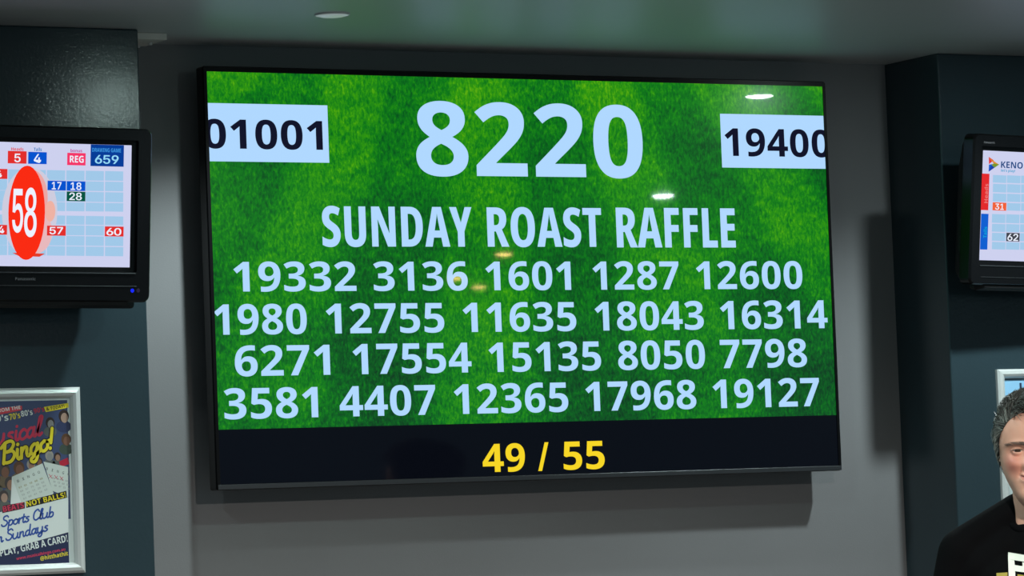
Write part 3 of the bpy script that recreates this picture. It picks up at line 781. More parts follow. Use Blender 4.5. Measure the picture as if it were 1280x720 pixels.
class Art:
    """flat artwork laid on a frame's plane"""
    def __init__(s, mw, y):
        s.mw, s.y = mw, y
        s.bm, s.mats = bmesh.new(), []

    def mi(s, m):
        if m not in s.mats:
            s.mats.append(m)
        return s.mats.index(m)

    def p(s, px, py):
        return on_plane(px, py, s.mw)

    def rect(s, l, r, t, b, m, dy=0.0):
        a, c = s.p(l, (t + b) / 2), s.p(r, (t + b) / 2)
        z1, z0 = s.p((l + r) / 2, t)[1], s.p((l + r) / 2, b)[1]
        add_rect(s.bm, a[0], c[0], z0, z1, s.y - dy, s.mi(m))

    def text(s, txt, font, l, r, t, b, m, dy=.0003):
        a, c = s.p(l, (t + b) / 2), s.p(r, (t + b) / 2)
        z1, z0 = s.p((l + r) / 2, t)[1], s.p((l + r) / 2, b)[1]
        add_text_box(s.bm, txt, font, a[0], c[0], z0, z1, s.y - dy, s.mi(m))

    def line(s, txt, font, q0, q1, cap_px, m, dy=.0003, shear=0.0, ppm=578.0):
        add_text_line(s.bm, txt, font, s.p(*q0), s.p(*q1), cap_px / ppm, s.y - dy, s.mi(m), shear)

    def script(s, txt, q0, q1, xh_px, w_px, m, dy=.0003, ppm=578.0):
        add_script(s.bm, txt, s.p(*q0), s.p(*q1), xh_px / ppm, w_px / ppm, s.y - dy, s.mi(m))

    def poly(s, pts, m, dy=0.0):
        add_poly(s.bm, [s.p(*q) for q in pts], s.y - dy, s.mi(m))

    def ell(s, cx, cy, rx, ry, m, dy=0.0, rot=0.0):
        a, b, c = s.p(cx, cy), s.p(cx + rx, cy), s.p(cx, cy - ry)
        add_ellipse(s.bm, a[0], a[1], b[0] - a[0], c[1] - a[1], s.y - dy, s.mi(m), 40, rot)

    def done(s, name, parent, label=None):
        if s.mw is PM:                                             # printed layers lie almost in one plane
            for v in s.bm.verts:
                v.co.y = yP + (v.co.y - yP) * .4
        return link(name, face_front(s.bm), s.mats, parent, label=label)


WHITE, RED, BLUE, GREEN = glow(236, 242, 255), glow(226, 44, 40), glow(0, 82, 206), glow(0, 84, 64)
PALEB, PINK = glow(160, 200, 232), glow(244, 52, 104)
yM = .0036
# left: pale blue cells
A = Art(LMW, yM)
cols = [155.5 - 24.2 * k for k in range(10)]
rows = [(214, 226), (227.2, 239), (240.4, 252.6), (253.8, 264.5), (270.5, 281.3), (282.6, 294.6), (295.9, 307.6), (308.8, 320.3)]
for k, r_ in enumerate(cols):
    for t_, b_ in rows:
        sl = -(155 - r_) * .017
        A.rect(r_ - 23.4, r_ - .6, t_ + sl, b_ + sl * .6, PALEB)
A.done('number_grid', scr_l)


def tile(A_mw, par, txt, l, r, t, b, m, tl, tr, tt, tb, font='round', tm=None, name='number_tile', y=None, lab=None):
    a = Art(A_mw, (yM - .0003) if y is None else y)
    a.rect(l, r, t, b, m)
    a.text(txt, font, tl, tr, tt, tb, tm or WHITE)
    return a.done(name, par, lab)


tile(LMW, scr_l, '4', -12.5, 10, 211, 223.5, RED, -2.8, 3, 213.5, 221.5)
tile(LMW, scr_l, '17', 60.2, 83.2, 226, 238, BLUE, 65.5, 77.5, 227.5, 236.8, lab='blue tile with the number 17')
tile(LMW, scr_l, '18', 84.3, 107.5, 226.6, 238.6, BLUE, 89, 102.5, 228, 237.5, lab='blue tile with the number 18')
tile(LMW, scr_l, '28', 84.2, 107.5, 239.5, 251.5, GREEN, 87.3, 103, 240.8, 250.2, lab='green tile with the number 28')
tile(LMW, scr_l, '54', -12.5, 9.6, 281, 293.3, RED, -9.5, 6, 282.5, 291.5)
tile(LMW, scr_l, '57', 59.5, 83, 282.2, 294.6, RED, 62.5, 79.5, 283.8, 293, lab='red tile with the number 57')
tile(LMW, scr_l, '60', 131.8, 155.3, 283.2, 295.6, RED, 133.8, 152.4, 285, 294.4, lab='red tile with the number 60')
tile(LMW, scr_l, '5', 10.5, 34, 188.8, 204.4, RED, 18.6, 26.5, 192, 202.8, lab='red tile with the number 5')
tile(LMW, scr_l, '4', 36, 59.2, 190, 205, BLUE, 43, 52, 192.5, 203.5, lab='blue tile with the number 4')
tile(LMW, scr_l, 'REG', 84.8, 107.8, 191.2, 206.6, PINK, 88, 105.3, 194.6, 203.3, 'bold', name='bonus_tile')
A = Art(LMW, yM - .0003)
A.rect(114, 155.6, 181, 208, glow(0, 58, 150))
A.text('659', 'round', 119.5, 149, 193.8, 204.8, glow(150, 220, 250))
A.text('DRAWING GAME', 'bold', 116, 152, 185.2, 190.2, glow(60, 150, 225))
A.done('game_panel', scr_l, 'dark blue panel with the game number 659')
for q in (('Heads', 'bold', 14.8, 30.2, 184.2, 188.2, RED), ('Tails', 'bold', 43, 53, 184.4, 188.8, glow(0, 120, 190)),
          ('bonus', 'bold', 89, 103.5, 186.2, 190.2, glow(190, 40, 150))):
    A = Art(LMW, yM)
    A.text(*q)
    A.done('caption_lettering', scr_l, 'small caption reading ' + q[0])
A = Art(LMW, yM - .0004)
A.y = yM - .0001
A.ell(38, 265, 34.5, 56, glow(206, 204, 222), 0)
A.ell(40, 248, 20.5, 36, glow(236, 168, 164), .00005)
A.ell(46, 290, 20, 27, glow(232, 184, 188), .00005)
A.ell(63.5, 264, 6.5, 13, glow(238, 178, 164), .0001)
A.y = yM - .0006
A.poly([(16, 316), (57, 317), (50, 321), (24, 320)], glow(225, 60, 40), .0002)
A.ell(34, 266, 22.8, 59, glow(250, 40, 10), .0003)
A.text('5', 'round', 16, 29.5, 236, 291, WHITE, .0006)
A.text('8', 'round', 31, 46.5, 234.5, 296.5, WHITE, .0006)
A.done('draw_ball', scr_l, 'tall red draw ball numbered 58, spinning over the grid')
A = Art(LMW, -.0066)
A.text('Panasonic', 'bold', 17.5, 43, 346.5, 350.3, M_GREYTXT, 0)
A.done('brand_lettering', mon_l)
for px, c, e in ((164, (20, 40, 255), 1.2), (171.2, (60, 50, 80), .5)):
    a = on_plane(px, 363.2, LMW)
    bm = bmesh.new()
    bmesh.ops.create_uvsphere(bm, u_segments=16, v_segments=10, radius=.0042)
    for v in bm.verts:
        v.co = Vector((a[0] + v.co.x, -.006 + v.co.y * .4, a[1] + v.co.z))
    link('indicator_light', bm, glow(c[0], c[1], c[2], e), mon_l, True, 'blue power light' if e > 1 else 'dim grey indicator')

# right: logo, bars, grid
A = Art(RMW, yM)
for k in range(10):
    l_ = 1242.3 + 17.6 * k - (0 if k == 0 else 0)
    for t_, b_ in ((219, 228.5), (230, 240.5), (242, 252), (253.5, 263)):
        sl = k * .42
        A.rect(l_, l_ + 16.8, t_ + sl, b_ + sl, PALEB)
    for t_, b_ in ((267.8, 278.7), (280, 289.8), (291.2, 301.2), (302.6, 311.8)):
        sl = k * .3
        A.rect(l_ - 1.2, l_ + 15.6, t_ + sl, b_ + sl, PALEB)
A.done('number_grid', scr_r)
for txt, q, m, tm, lab in (('Heads', (1227.8, 1237.2, 217, 262.7), glow(226, 34, 36), glow(236, 120, 118), 'red bar captioned Heads'),
                           ('Tails', (1226.8, 1236, 267.2, 312), glow(0, 92, 208), glow(0, 160, 215), 'blue bar captioned Tails')):
    A = Art(RMW, yM - .0003)
    A.rect(*q, m)
    up = (q[2] + q[3]) / 2
    A.line(txt, 'bold', (q[1] - 1.6, up + (14 if txt == 'Heads' else 8)), (q[1] - .8, up - (10 if txt == 'Heads' else 6)), 5.6, tm, .0003, 0, 520)
    A.done('side_bar', scr_r, lab)
tile(RMW, scr_r, '31', 1241.8, 1259, 253.2, 263.2, glow(240, 96, 50), 1245, 1255.8, 254.6, 262.2, lab='orange tile with the number 31')
tile(RMW, scr_r, '62', 1259, 1275.6, 291.2, 301.8, glow(60, 62, 72), 1260.3, 1273.8, 292.2, 301.2, lab='grey tile with the number 62')
A = Art(RMW, yM - .0003)
A.poly([(1237, 196), (1243.3, 200.4), (1237.3, 205.2)], glow(222, 50, 52))
A.poly([(1237.2, 197.2), (1250, 205.8), (1243.3, 204.6), (1240.8, 201.4)], glow(222, 140, 50), .0001)
A.poly([(1243.3, 204.2), (1250.2, 205.6), (1244, 209.8), (1240.5, 206)], glow(120, 150, 40), .0002)
A.poly([(1237.2, 205.8), (1242, 205), (1244.5, 209.4), (1236.8, 214.5)], glow(0, 90, 200), .0001)
A.poly([(1236.9, 214.6), (1244.8, 209.2), (1240.5, 206.6)], glow(20, 60, 170), .0002)
A.text('KENO', 'bold', 1252.3, 1279.6, 202.2, 210.4, glow(12, 70, 130), .0001)
A.text("let's play!", 'bold', 1252.4, 1270, 211.6, 216, glow(40, 160, 205), .0001)
A.done('keno_logo', scr_r, 'colourful arrow logo beside the word KENO')
A = Art(RMW, -.0066)
A.text('Panasonic', 'bold', 1228, 1241.5, 176.6, 179.4, M_GREYTXT, 0)
A.done('brand_lettering', mon_r)

# ------------------------------------------------------------------ framed posters on the side walls
M_SILVER = mat('silver_snap_frame', (0.66, 0.70, 0.68, 1), rough=0.3, metal=0.2, spec=0.5)


def poster_frame(x0, x1, z0, z1, label, rail=.0225):
    c = Matrix.Translation((0, PILLAR_Y, Z0))
    t = thing('poster_frame', label, 'framed poster', c, 'framed posters on the side walls')
    prof = [(0, 0), (0, -.008), (.005, -.013), (.012, -.015), (.018, -.012), (rail, -.006), (rail, 0)]   # inward step, depth
    sides = [((x0, z0), (x1, z0)), ((x1, z0), (x1, z1)), ((x1, z1), (x0, z1)), ((x0, z1), (x0, z0))]
    cx, cz = (x0 + x1) / 2, (z0 + z1) / 2
    for a, b in sides:
        bm = bmesh.new()

        def pt(q, e, y):
            return (q[0] + (e if q[0] < cx else -e), y, q[1] + (e if q[1] < cz else -e))
        add_loft(bm, [[pt(a, e, y) for e, y in prof], [pt(b, e, y) for e, y in prof]], True, True)
        link('rail', fix(bm), M_SILVER, t)
    bm = box(x0 + .01, x1 - .01, -.003, 0, z0 + .01, z1 - .01)
    s = link('poster_sheet', bm, mat('poster_paper', srgb(196, 210, 208), rough=.35, coat=.3), t)
    return t, s


PX0, PX1, PZ0, PZ1 = -1.505, -1.218, -.650, -.248
pf, ps = poster_frame(PX0, PX1, PZ0, PZ1, 'silver framed music bingo poster on the left wall below the monitor')
NAVY, WHT, YEL, CRIM = ink(58, 74, 110), ink(214, 224, 220), ink(226, 210, 40), ink(204, 52, 84)
BLK = ink(20, 22, 26)
sx = lambda d: PX1 - d
A = Art(PM, yP)
zt = A.p(60, 500.6)[1]
xr = A.p(84.5, 540)[0]
xl = PX0 + .028
zmid = A.p(50, 650)[1]
add_rect(A.bm, xl, xr, zmid, zt, A.y, A.mi(NAVY))
A.done('night_sky_print', ps, 'dark blue printed background')
A = Art(PM, yP - .0002)
rnd = random.Random(5)
SK = [ink(150, 116, 96), ink(120, 84, 66), ink(168, 140, 122), ink(130, 132, 130)]
HR = [ink(46, 34, 30), ink(66, 62, 62), ink(90, 62, 40), ink(150, 146, 136)]
SH = [ink(60, 76, 66), ink(88, 96, 92), ink(44, 56, 92), ink(104, 92, 72)]
for cx, cy, s in ((79, 522, 7.5), (62, 530, 6.5), (82, 551, 7), (61, 571, 6), (71, 572, 5), (23, 587, 8), (5, 590, 8), (38, 582, 6), (48, 578, 5),
                  (12, 606, 8), (-8, 600, 9), (4, 622, 7), (20, 618, 6), (-14, 622, 9), (-26, 590, 9)):
    i = rnd.randrange(4)
    A.ell(cx, cy + s * 1.5, s * 1.25, s * 1.0, SH[rnd.randrange(4)], 0)
    A.ell(cx, cy - s * .25, s * .86, s * 1.05, HR[rnd.randrange(4)], .0001)
    A.ell(cx + s * .1, cy + s * .05, s * .58, s * .82, SK[i], .0002)
A.poly([(73, 577), (84, 572), (86, 580), (75, 584)], ink(180, 30, 56), .0002)
A.done('crowd_photo_print', ps, 'printed collage of small faces')
A = Art(PM, yP - .0006)
A.poly([(12, 640), (14.2, 596), (52.3, 579.3), (66, 616), (60, 634)], WHT, -.0001)
for pts in ([(14.2, 596), (52.3, 579.3), (66.2, 616.5), (26, 629)], [(53.5, 577), (84.6, 584), (84.6, 622), (64.8, 613.5)]):
    A.poly(pts, ink(196, 208, 200), .0002)
grey = ink(120, 130, 126)
for k, ch in enumerate('BINGO'):
    u = k / 4
    A.line(ch, 'bold', (21 + 26 * u, 603.5 - 11 * u), (23.6 + 26 * u, 602.5 - 11 * u), 3.4, grey, .0004)
    A.line(ch, 'bold', (56.5 + 27 * u, 587.5 + 6.6 * u), (58.8 + 27 * u, 588 + 6.6 * u), 3.4, grey, .0004)
for i in range(5):
    for j in range(4):
        A.line(str(rnd.randrange(1, 10)) + str(rnd.randrange(10)), 'bold', (23 + i * 6.6 + j * 1.9, 611 - i * 2.7 + j * 4.6), (26.6 + i * 6.6 + j * 1.9, 609.6 - i * 2.7 + j * 4.6), 2.3, ink(150, 148, 110) if j == 0 else ink(156, 166, 162), .0004)
        if j > 0 and i > 0:
            A.line(str(rnd.randrange(1, 10)) + str(rnd.randrange(10)), 'bold', (57 + i * 5.6 + j * 1.4, 592 + i * 1.3 + j * 4.8), (60 + i * 5.6 + j * 1.4, 592.6 + i * 1.3 + j * 4.8), 2.3, ink(156, 166, 162), .0004)
for k in range(3):
    cx, cy = 62.5 + k * 6.8, 595.5 + k * 1.3
    for d in (1, -1):
        A.poly([(cx - 2.6, cy - 2.4 * d - .5), (cx - 1.8, cy - 2.4 * d - .5), (cx + 2.6, cy + 2.4 * d + .5), (cx + 1.8, cy + 2.4 * d + .5)], CRIM, .0004)
A.done('bingo_card_print', ps, 'two white printed bingo cards, one with red crosses')
A = Art(PM, yP - .0008)
A.poly([(-41, 657), (-41, 647), (12, 638), (84.6, 621), (84.6, 668), (-41, 703)], WHT)
A.poly([(-41, 700.5), (84.6, 665.3), (85.8, 704.3), (-41, 707)], ink(30, 42, 76), .0001)
A.script('d Sports Club', (-10, 661), (66, 645.5), 6.2, 2.0, ink(36, 78, 160), .0003)
A.script('pm Sundays', (-13, 681), (60, 663), 6.4, 2.0, ink(36, 78, 160), .0003)
A.line('PLAY, GRAB A CARD!', 'bold', (0, 695.5), (84.2, 677), 8.6, WHT, .0003)
A.line('www.musicalbingo.com.au', 'bold', (20, 700.2), (81, 688), 3.6, CRIM, .0003)
A.line('@hitthathit', 'bold', (50, 700.8), (84.6, 694), 5, YEL, .0003)
A.done('club_details_print', ps, 'white panel with blue script over a dark blue strip')
A = Art(PM, yP - .0012)
A.poly([(-40, 524), (-40, 514), (26.5, 507.3), (27, 511.5), (25.5, 513), (-40, 526)], ink(206, 60, 74))
A.line('SONGS FROM THE', 'bold', (-30, 520), (25, 511.2), 4.4, WHT, .0002)
A.poly([(54, 508.8), (84.6, 503.8), (85, 509.5), (56.5, 515.2)], YEL)
A.line('& TODAY!', 'bold', (57.5, 513.6), (80, 509.3), 4, BLK, .0002)
A.line("60's", 'bold', (-12, 528.5), (10, 525.6), 8, WHT, .0002)
A.line("70's", 'bold', (11.5, 525.3), (25, 522.4), 7.4, YEL, .0002)
A.line("80's", 'bold', (26, 521), (40.3, 518.4), 7, WHT, .0002)
A.line("90's", 'bold', (42, 517), (55, 514.2), 6, ink(190, 50, 70), .0002)
A.done('decade_lettering', ps)
A = Art(PM, yP - .0014)
A.script('usical', (-6, 556.5), (51, 543.5), 11.5, 3.4, CRIM)
A.done('title_lettering', ps, 'red brush script title')
A = Art(PM, yP - .0017)
A.script('Bingo!', (3, 580), (66, 560), 12, 6.4, BLK)
A.script('Bingo!', (3, 580), (66, 560), 12, 4.1, YEL, .0006)
A.done('title_lettering', ps, 'yellow brush script title with black outline')
A = Art(PM, yP - .0014)
A.poly([(2, 641.5), (3, 632), (30, 627.5), (30.5, 635.5)], ink(70, 30, 44))
A.poly([(32, 635), (31.5, 626.5), (82, 613.5), (83, 622)], BLK)
A.line('BEATS', 'bold', (3.5, 640), (29.5, 634.5), 6.8, CRIM, .0003)
A.line('NOT BALLS!', 'bold', (32.8, 633.3), (82, 621.4), 6.4, YEL, .0003)
A.done('slogan_lettering', ps)

qx0, qz1 = at(1244, 462, PILLAR_Y).x, at(1244, 462, PILLAR_Y).z - Z0
pf2, ps2 = poster_frame(qx0, qx0 + .287, qz1 - .402, qz1, 'silver framed pale blue poster on the right wall behind the man')
A = Art(PM, yP)
add_rect(A.bm, qx0 + .0235, qx0 + .2635, qz1 - .20, qz1 - .024, A.y, A.mi(ink(146, 198, 232)))
add_rect(A.bm, qx0 + .0235, qx0 + .2635, qz1 - .026, qz1 - .0232, A.y - .0001, A.mi(ink(70, 84, 104)))
A.text('U', 'bold', 1273.6, 1283.6, 478.6, 489.4, ink(44, 56, 82), .0003)
A.done('poster_print', ps2, 'pale blue print with a dark capital letter')

# ------------------------------------------------------------------ small box on the ceiling
o = Vector(at(175.8, 48, -0.05))
sx0 = -0.985
det = thing('motion_detector', 'small pale grey box on the ceiling beside the left wall corner', 'detector', Matrix.Translation((-0.996, -.02, CEIL)))
link('cover', box(-.037, .037, -.06, .06, -.015, 0, bevel=.002), mat('ivory_plastic', (.66, .66, .60, 1), rough=.45), det)
for kx, ky in ((.012, .045), (.022, .0)):
    bm = bmesh.new()
    add_disc_stack(bm, [(.005, -.014), (.005, -.018), (.003, -.020)], (kx, ky, 0), 16)
    link('knob', fix(bm), M_TRIM, det)

# ------------------------------------------------------------------ the man at the right edge
CH = at(1298.5, 633, -1.4)                       # his chin
GRD = CH.z                                       # height of the chin above the floor
PHI = radians(-41)
MM = Matrix.Translation((CH.x, CH.y, 0)) @ Matrix.Rotation(PHI, 4, 'Z')
man = thing('person', 'smiling grey-haired man in a black printed t-shirt before the right wall', 'person', MM)
man['kind'] = 'thing'
LEV = [  # z above chin, half width, front, back
    (-.004, .010, .052, -.030), (.000, .026, .072, .000), (.008, .035, .083, .020), (.022, .046, .088, .040), (.040, .055, .087, .060), (.058, .0635, .086, .072),
    (.076, .0700, .085, .080), (.094, .0740, .085, .088), (.112, .0760, .086, .094), (.130, .0785, .090, .099), (.150, .0785, .091, .101),
    (.168, .0755, .088, .100), (.184, .071, .081, .095), (.198, .063, .069, .085), (.210, .050, .052, .068), (.219, .032, .032, .044), (.2235, .012, .012, .016)]


def lev(z):
    if z <= LEV[0][0]:
        return LEV[0][1:]
    for i, (a, b) in enumerate(zip(LEV, LEV[1:])):
        if z <= b[0]:
            t = (z - a[0]) / (b[0] - a[0])
            P = LEV[max(i - 1, 0)]
            N = LEV[min(i + 2, len(LEV) - 1)]
            out = []
            for k in (1, 2, 3):
                m0 = (b[k] - P[k]) / max(b[0] - P[0], 1e-6) * (b[0] - a[0])
                m1 = (N[k] - a[k]) / max(N[0] - a[0], 1e-6) * (b[0] - a[0])
                out.append((2 * t ** 3 - 3 * t * t + 1) * a[k] + (t ** 3 - 2 * t * t + t) * m0 + (3 * t * t - 2 * t ** 3) * b[k] + (t ** 3 - t * t) * m1)
            return out
    return LEV[-1][1:]


def g(u, s):
    return exp(-(u / s) ** 2)


def face_push(x, z):
    """how far the face comes forward of the plain skull"""
    ax = abs(x)
    d = 0.0
    zn = z - .008
    t = min(max((.124 - zn) / .048, 0), 1)                          # nose
    fade = 1 / (1 + exp((zn - .122) / .004))
    under = 1 if zn > .074 else max(0, 1 - ((.074 - zn) / .011) ** 2)
    d += fade * under * (.007 + .0165 * t ** 1.2) * g(x, .0085 + .004 * t)
    d += .0075 * g(x, .0115) * g(zn - .0785, .0075)
    d += .011 * g(ax - .0140, .0065) * g(zn - .0755, .0075)         # nostril wings
    d -= .007 * g(ax - .0075, .0034) * g(zn - .0665, .0032)
    d -= .0150 * g(ax - .031, .017) * g(z - .1145, .0110)            # eye sockets
    d += .0055 * g(ax - .032, .020) * g(z - .1315, .0065)            # brow ridge
    d += .0095 * g(ax - .040, .017) * g(z - .089, .013)             # smiling cheeks
    d -= .0060 * g(ax - (.023 + (.087 - z) * .34), .0036) * g(z - .071, .0125)   # smile folds
    mz = .0565 + 8.5 * x * x                                        # mouth line rises to its corners
    w = 1 / (1 + exp((ax - .027) / .0018))
    d += w * (.0036 * g(z - mz - .0052, .0040) + .0048 * g(z - mz + .0064, .0050) - .0080 * g(z - mz, .0020))
    d -= .004 * g(x, .02) * g(z - .038, .006)
    d += .006 * g(x, .019) * g(z - .016, .012)                      # chin
    return d


EX, EY, EZ = .0318, -.0660, .1160                # eye centre


def eyelids(x, y, z):
    """lids follow the eyeball and part in a narrow smiling slit"""
    dx, dz = abs(x) - EX, z - EZ
    r2 = dx * dx + dz * dz
    if r2 < .0142 ** 2:
        cap = EY - sqrt(.0142 ** 2 - r2)
        k = 1 - (dx / .0160) ** 2
        if k > 0 and -.0022 * k - .0004 < dz - .0004 < .0025 * k + .0004:
            return EY - .0085
        return min(y, cap)
    return y


def skull(th, z, off=0.0):
    w, f, b = lev(z)
    s, c = sin(th), cos(th)
    e = 2 / 2.25
    x = (w + off) * abs(s) ** e * (1 if s >= 0 else -1)
    y = -((f + off) * abs(c) ** e) if c >= 0 else (b + off) * abs(c) ** e
    return Vector((x, y, z + off * max(0, (z - .17) / .05)))


def blob(bm, a, ra, b, rb, sy=1.0, n=18):
    """a limb: two round ends joined by a taper"""
    a, b = Vector(a), Vector(b)
    ax = b - a
    L = ax.length
    q = Vector((0, 0, 1)).rotation_difference(ax.normalized()) if L > 1e-6 else Matrix.Identity(3).to_quaternion()
    loops = []
    for k in range(7):
        t = pi / 2 * (1 - k / 6) * .985
        loops.append((ra * cos(t), -ra * sin(t)))
    for k in range(7):
        t = pi / 2 * (k / 6) * .985
        loops.append((rb * cos(t), L + rb * sin(t)))
    rings = []
    for r, zz in loops:
        ring = []
        for i in range(n):
            p = q @ Vector((r * cos(2 * pi * i / n), r * sin(2 * pi * i / n), zz))
            ring.append((a.x + p.x, a.y + p.y * sy, a.z + p.z))
        rings.append(ring)
    add_loft(bm, rings, True, True)


def fuse(bm, voxel, passes, name, m, parent, keep=None):
    """melt overlapping volumes into one continuous skin"""
    fix(bm)
    me = bpy.data.meshes.new(name)
    bm.to_mesh(me)
    bm.free()
    o = bpy.data.objects.new(name + '_raw', me)
    COL.objects.link(o)
    md = o.modifiers.new('fuse', 'REMESH')
    md.mode, md.voxel_size = 'VOXEL', voxel
    if passes:
        sm = o.modifiers.new('soften', 'SMOOTH')
        sm.factor, sm.iterations = .5, passes
    dg = bpy.context.evaluated_depsgraph_get()
    me2 = bpy.data.meshes.new_from_object(o.evaluated_get(dg))
    bpy.data.objects.remove(o)
    bpy.data.meshes.remove(me)
    me2.name = name
    me2.materials.clear()
    for q in (m if isinstance(m, list) else [m]):
        me2.materials.append(q)
    for p in me2.polygons:
        p.use_smooth = True
    r = bpy.data.objects.new(name, me2)
    COL.objects.link(r)
    r.parent = parent
    return r


# skin
M_SKIN = bpy.data.materials.new('ruddy_skin')
n_, l_, p_ = nodes_of(M_SKIN)
tc = n_.new('ShaderNodeTexCoord')
nz = n_.new('ShaderNodeTexNoise')
nz.inputs['Scale'].default_value = 38
nz.inputs['Detail'].default_value = 6
l_.new(tc.outputs['Object'], nz.inputs['Vector'])
mx = n_.new('ShaderNodeMixRGB')
mx.inputs['Color1'].default_value = (.54, .30, .215, 1)
mx.inputs['Color2'].default_value = (.66, .40, .295, 1)
l_.new(nz.outputs['Fac'], mx.inputs['Fac'])
prev = mx.outputs['Color']
for cx in (-.045, .045):                                            # flushed cheeks
    vm = n_.new('ShaderNodeVectorMath')
    vm.operation = 'DISTANCE'
    vm.inputs[1].default_value = (cx, -.075, GRD + .088)
    l_.new(tc.outputs['Object'], vm.inputs[0])
    mr = n_.new('ShaderNodeMapRange')
    mr.inputs['From Min'].default_value, mr.inputs['From Max'].default_value = .008, .036
    mr.inputs['To Min'].default_value, mr.inputs['To Max'].default_value = .8, 0
    l_.new(vm.outputs['Value'], mr.inputs['Value'])
    m2 = n_.new('ShaderNodeMixRGB')
    m2.inputs['Color2'].default_value = (.55, .20, .15, 1)
    l_.new(mr.outputs['Result'], m2.inputs['Fac'])
    l_.new(prev, m2.inputs['Color1'])
    prev = m2.outputs['Color']
l_.new(prev, p_.inputs['Base Color'])
p_.inputs['Roughness'].default_value = .5
p_.inputs['Subsurface Weight'].default_value = .12
p_.inputs['Subsurface Radius'].default_value = (.01, .004, .002)
M_LIP = mat('lips', (.44, .20, .16, 1), rough=.4)

bm = bmesh.new()
NT, zs = 300, [-.004 + .2275 * i / 240 for i in range(241)]
loops = []
for z in zs:
    ring = []
    for i in range(NT):
        th = 2 * pi * i / NT
        v = skull(th, z)
        if cos(th) > 0:
            v.y -= face_push(v.x, z) * min(1, cos(th) * 2.2)
            v.y = eyelids(v.x, v.y, z)
        ring.append((v.x, v.y, v.z + GRD))
    loops.append(ring)
add_loft(bm, loops, True, True)
for s in (-1, 1):                                                   # ears
    blob(bm, (s * .074, .024, GRD + .118), .010, (s * .072, .018, GRD + .092), .007, .8)
    blob(bm, (s * .080, .030, GRD + .121), .005, (s * .076, .024, GRD + .102), .004, .9)
G0 = GRD


def V(x, y, z):
    return (x, y, G0 + z)


blob(bm, V(0, .028, .045), .055, V(0, .040, -.09), .060)
blob(bm, V(0, .045, -.11), .07, V(0, .045, -.16), .08, .7)
AR = {}
for s in (-1, 1):
    blob(bm, V(s * .04, .045, -.07), .035, V(s * .14, .045, -.125), .032)
    el, wr = V(s * .222, .055, -.42), V(s * .232, -.005, -.665)
    blob(bm, V(s * .168, .045, -.14), .046, el, .040)
    blob(bm, el, .040, wr, .026)
    # palm, four fingers of unequal length, thumb: hanging relaxed
    wv = Vector(wr)
    blob(bm, wv, .026, wv + Vector((s * .002, -.006, -.075)), .030, 1.35)
    for k, (dy, ln, r) in enumerate(((-.036, .068, .0085), (-.014, .076, .009), (.008, .071, .0085), (.029, .056, .0075))):
        b0 = wv + Vector((s * .002, dy - .004, -.085))
        b1 = b0 + Vector((-s * .006, dy * .12, -ln * .45))
        b2 = b1 + Vector((-s * .012, 0, -ln * .33))
        b3 = b2 + Vector((-s * .014, 0, -ln * .2))
        blob(bm, b0, r * 1.1, b1, r, 1, 12)
        blob(bm, b1, r, b2, r * .92, 1, 12)
        blob(bm, b2, r * .92, b3, r * .8, 1, 12)
    t0 = wv + Vector((-s * .006, -.03, -.03))
    t1 = t0 + Vector((-s * .012, -.022, -.030))
    t2 = t1 + Vector((-s * .006, -.006, -.032))
    blob(bm, t0, .013, t1, .011, 1, 12)
    blob(bm, t1, .011, t2, .0085, 1, 12)
body = fuse(bm, .0019, 2, 'body', [M_SKIN, M_LIP], man)
for p in body.data.polygons:
    c = p.center
    z = c.z - GRD
    if c.y < -.07 and abs(c.x) < .029 and   .040 < z < .074:
        mz = .0565 + 8.5 * c.x * c.x
        hgt = .0078 * (1 - (c.x / .0295) ** 2) ** .5
        if -hgt * 1.1 < z - mz < hgt:
            p.material_index = 1

# eyes and brows
M_EYE = mat('eye_white', (.46, .43, .41, 1), rough=.15)
M_IRIS = mat('dark_iris', (.05, .035, .025, 1), rough=.1)
M_HAIR = mat('grey_brown_hair', (.036, .039, .034, 1), rough=.45, spec=.5, var=.75, vscale=55)
M_SILV = mat('silver_hair', (.15, .175, .16, 1), rough=.42, spec=.5, var=.55, vscale=70)
for s in (-1, 1):
    bm = bmesh.new()
    bmesh.ops.create_uvsphere(bm, u_segments=32, v_segments=24, radius=.0124, matrix=Matrix.Translation((s * EX, EY, GRD + EZ)) @ Matrix.Rotation(radians(90), 4, 'X'))
    for f in bm.faces:
        c = f.calc_center_median() - Vector((s * EX, EY, GRD + EZ))
        if c.y < -.0107:
            f.material_index = 1
    link('eyeball', bm, [M_EYE, M_IRIS], body, True)
rnd = random.Random(11)


def strand(bm, pts, r, n=4, mi=0):
    loops = []
    for i, p in enumerate(pts):
        p = Vector(p)
        t = (Vector(pts[min(i + 1, len(pts) - 1)]) - Vector(pts[max(i - 1, 0)])).normalized()
        a = t.cross(Vector((.3, .2, .9))).normalized()
        b = t.cross(a)
        k = i / (len(pts) - 1)
        rr = r * (1 - k * .85)
        loops.append([p + rr * (cos(2 * pi * j / n) * a + sin(2 * pi * j / n) * b) for j in range(n)])
    add_loft(bm, loops, True, True, mi)


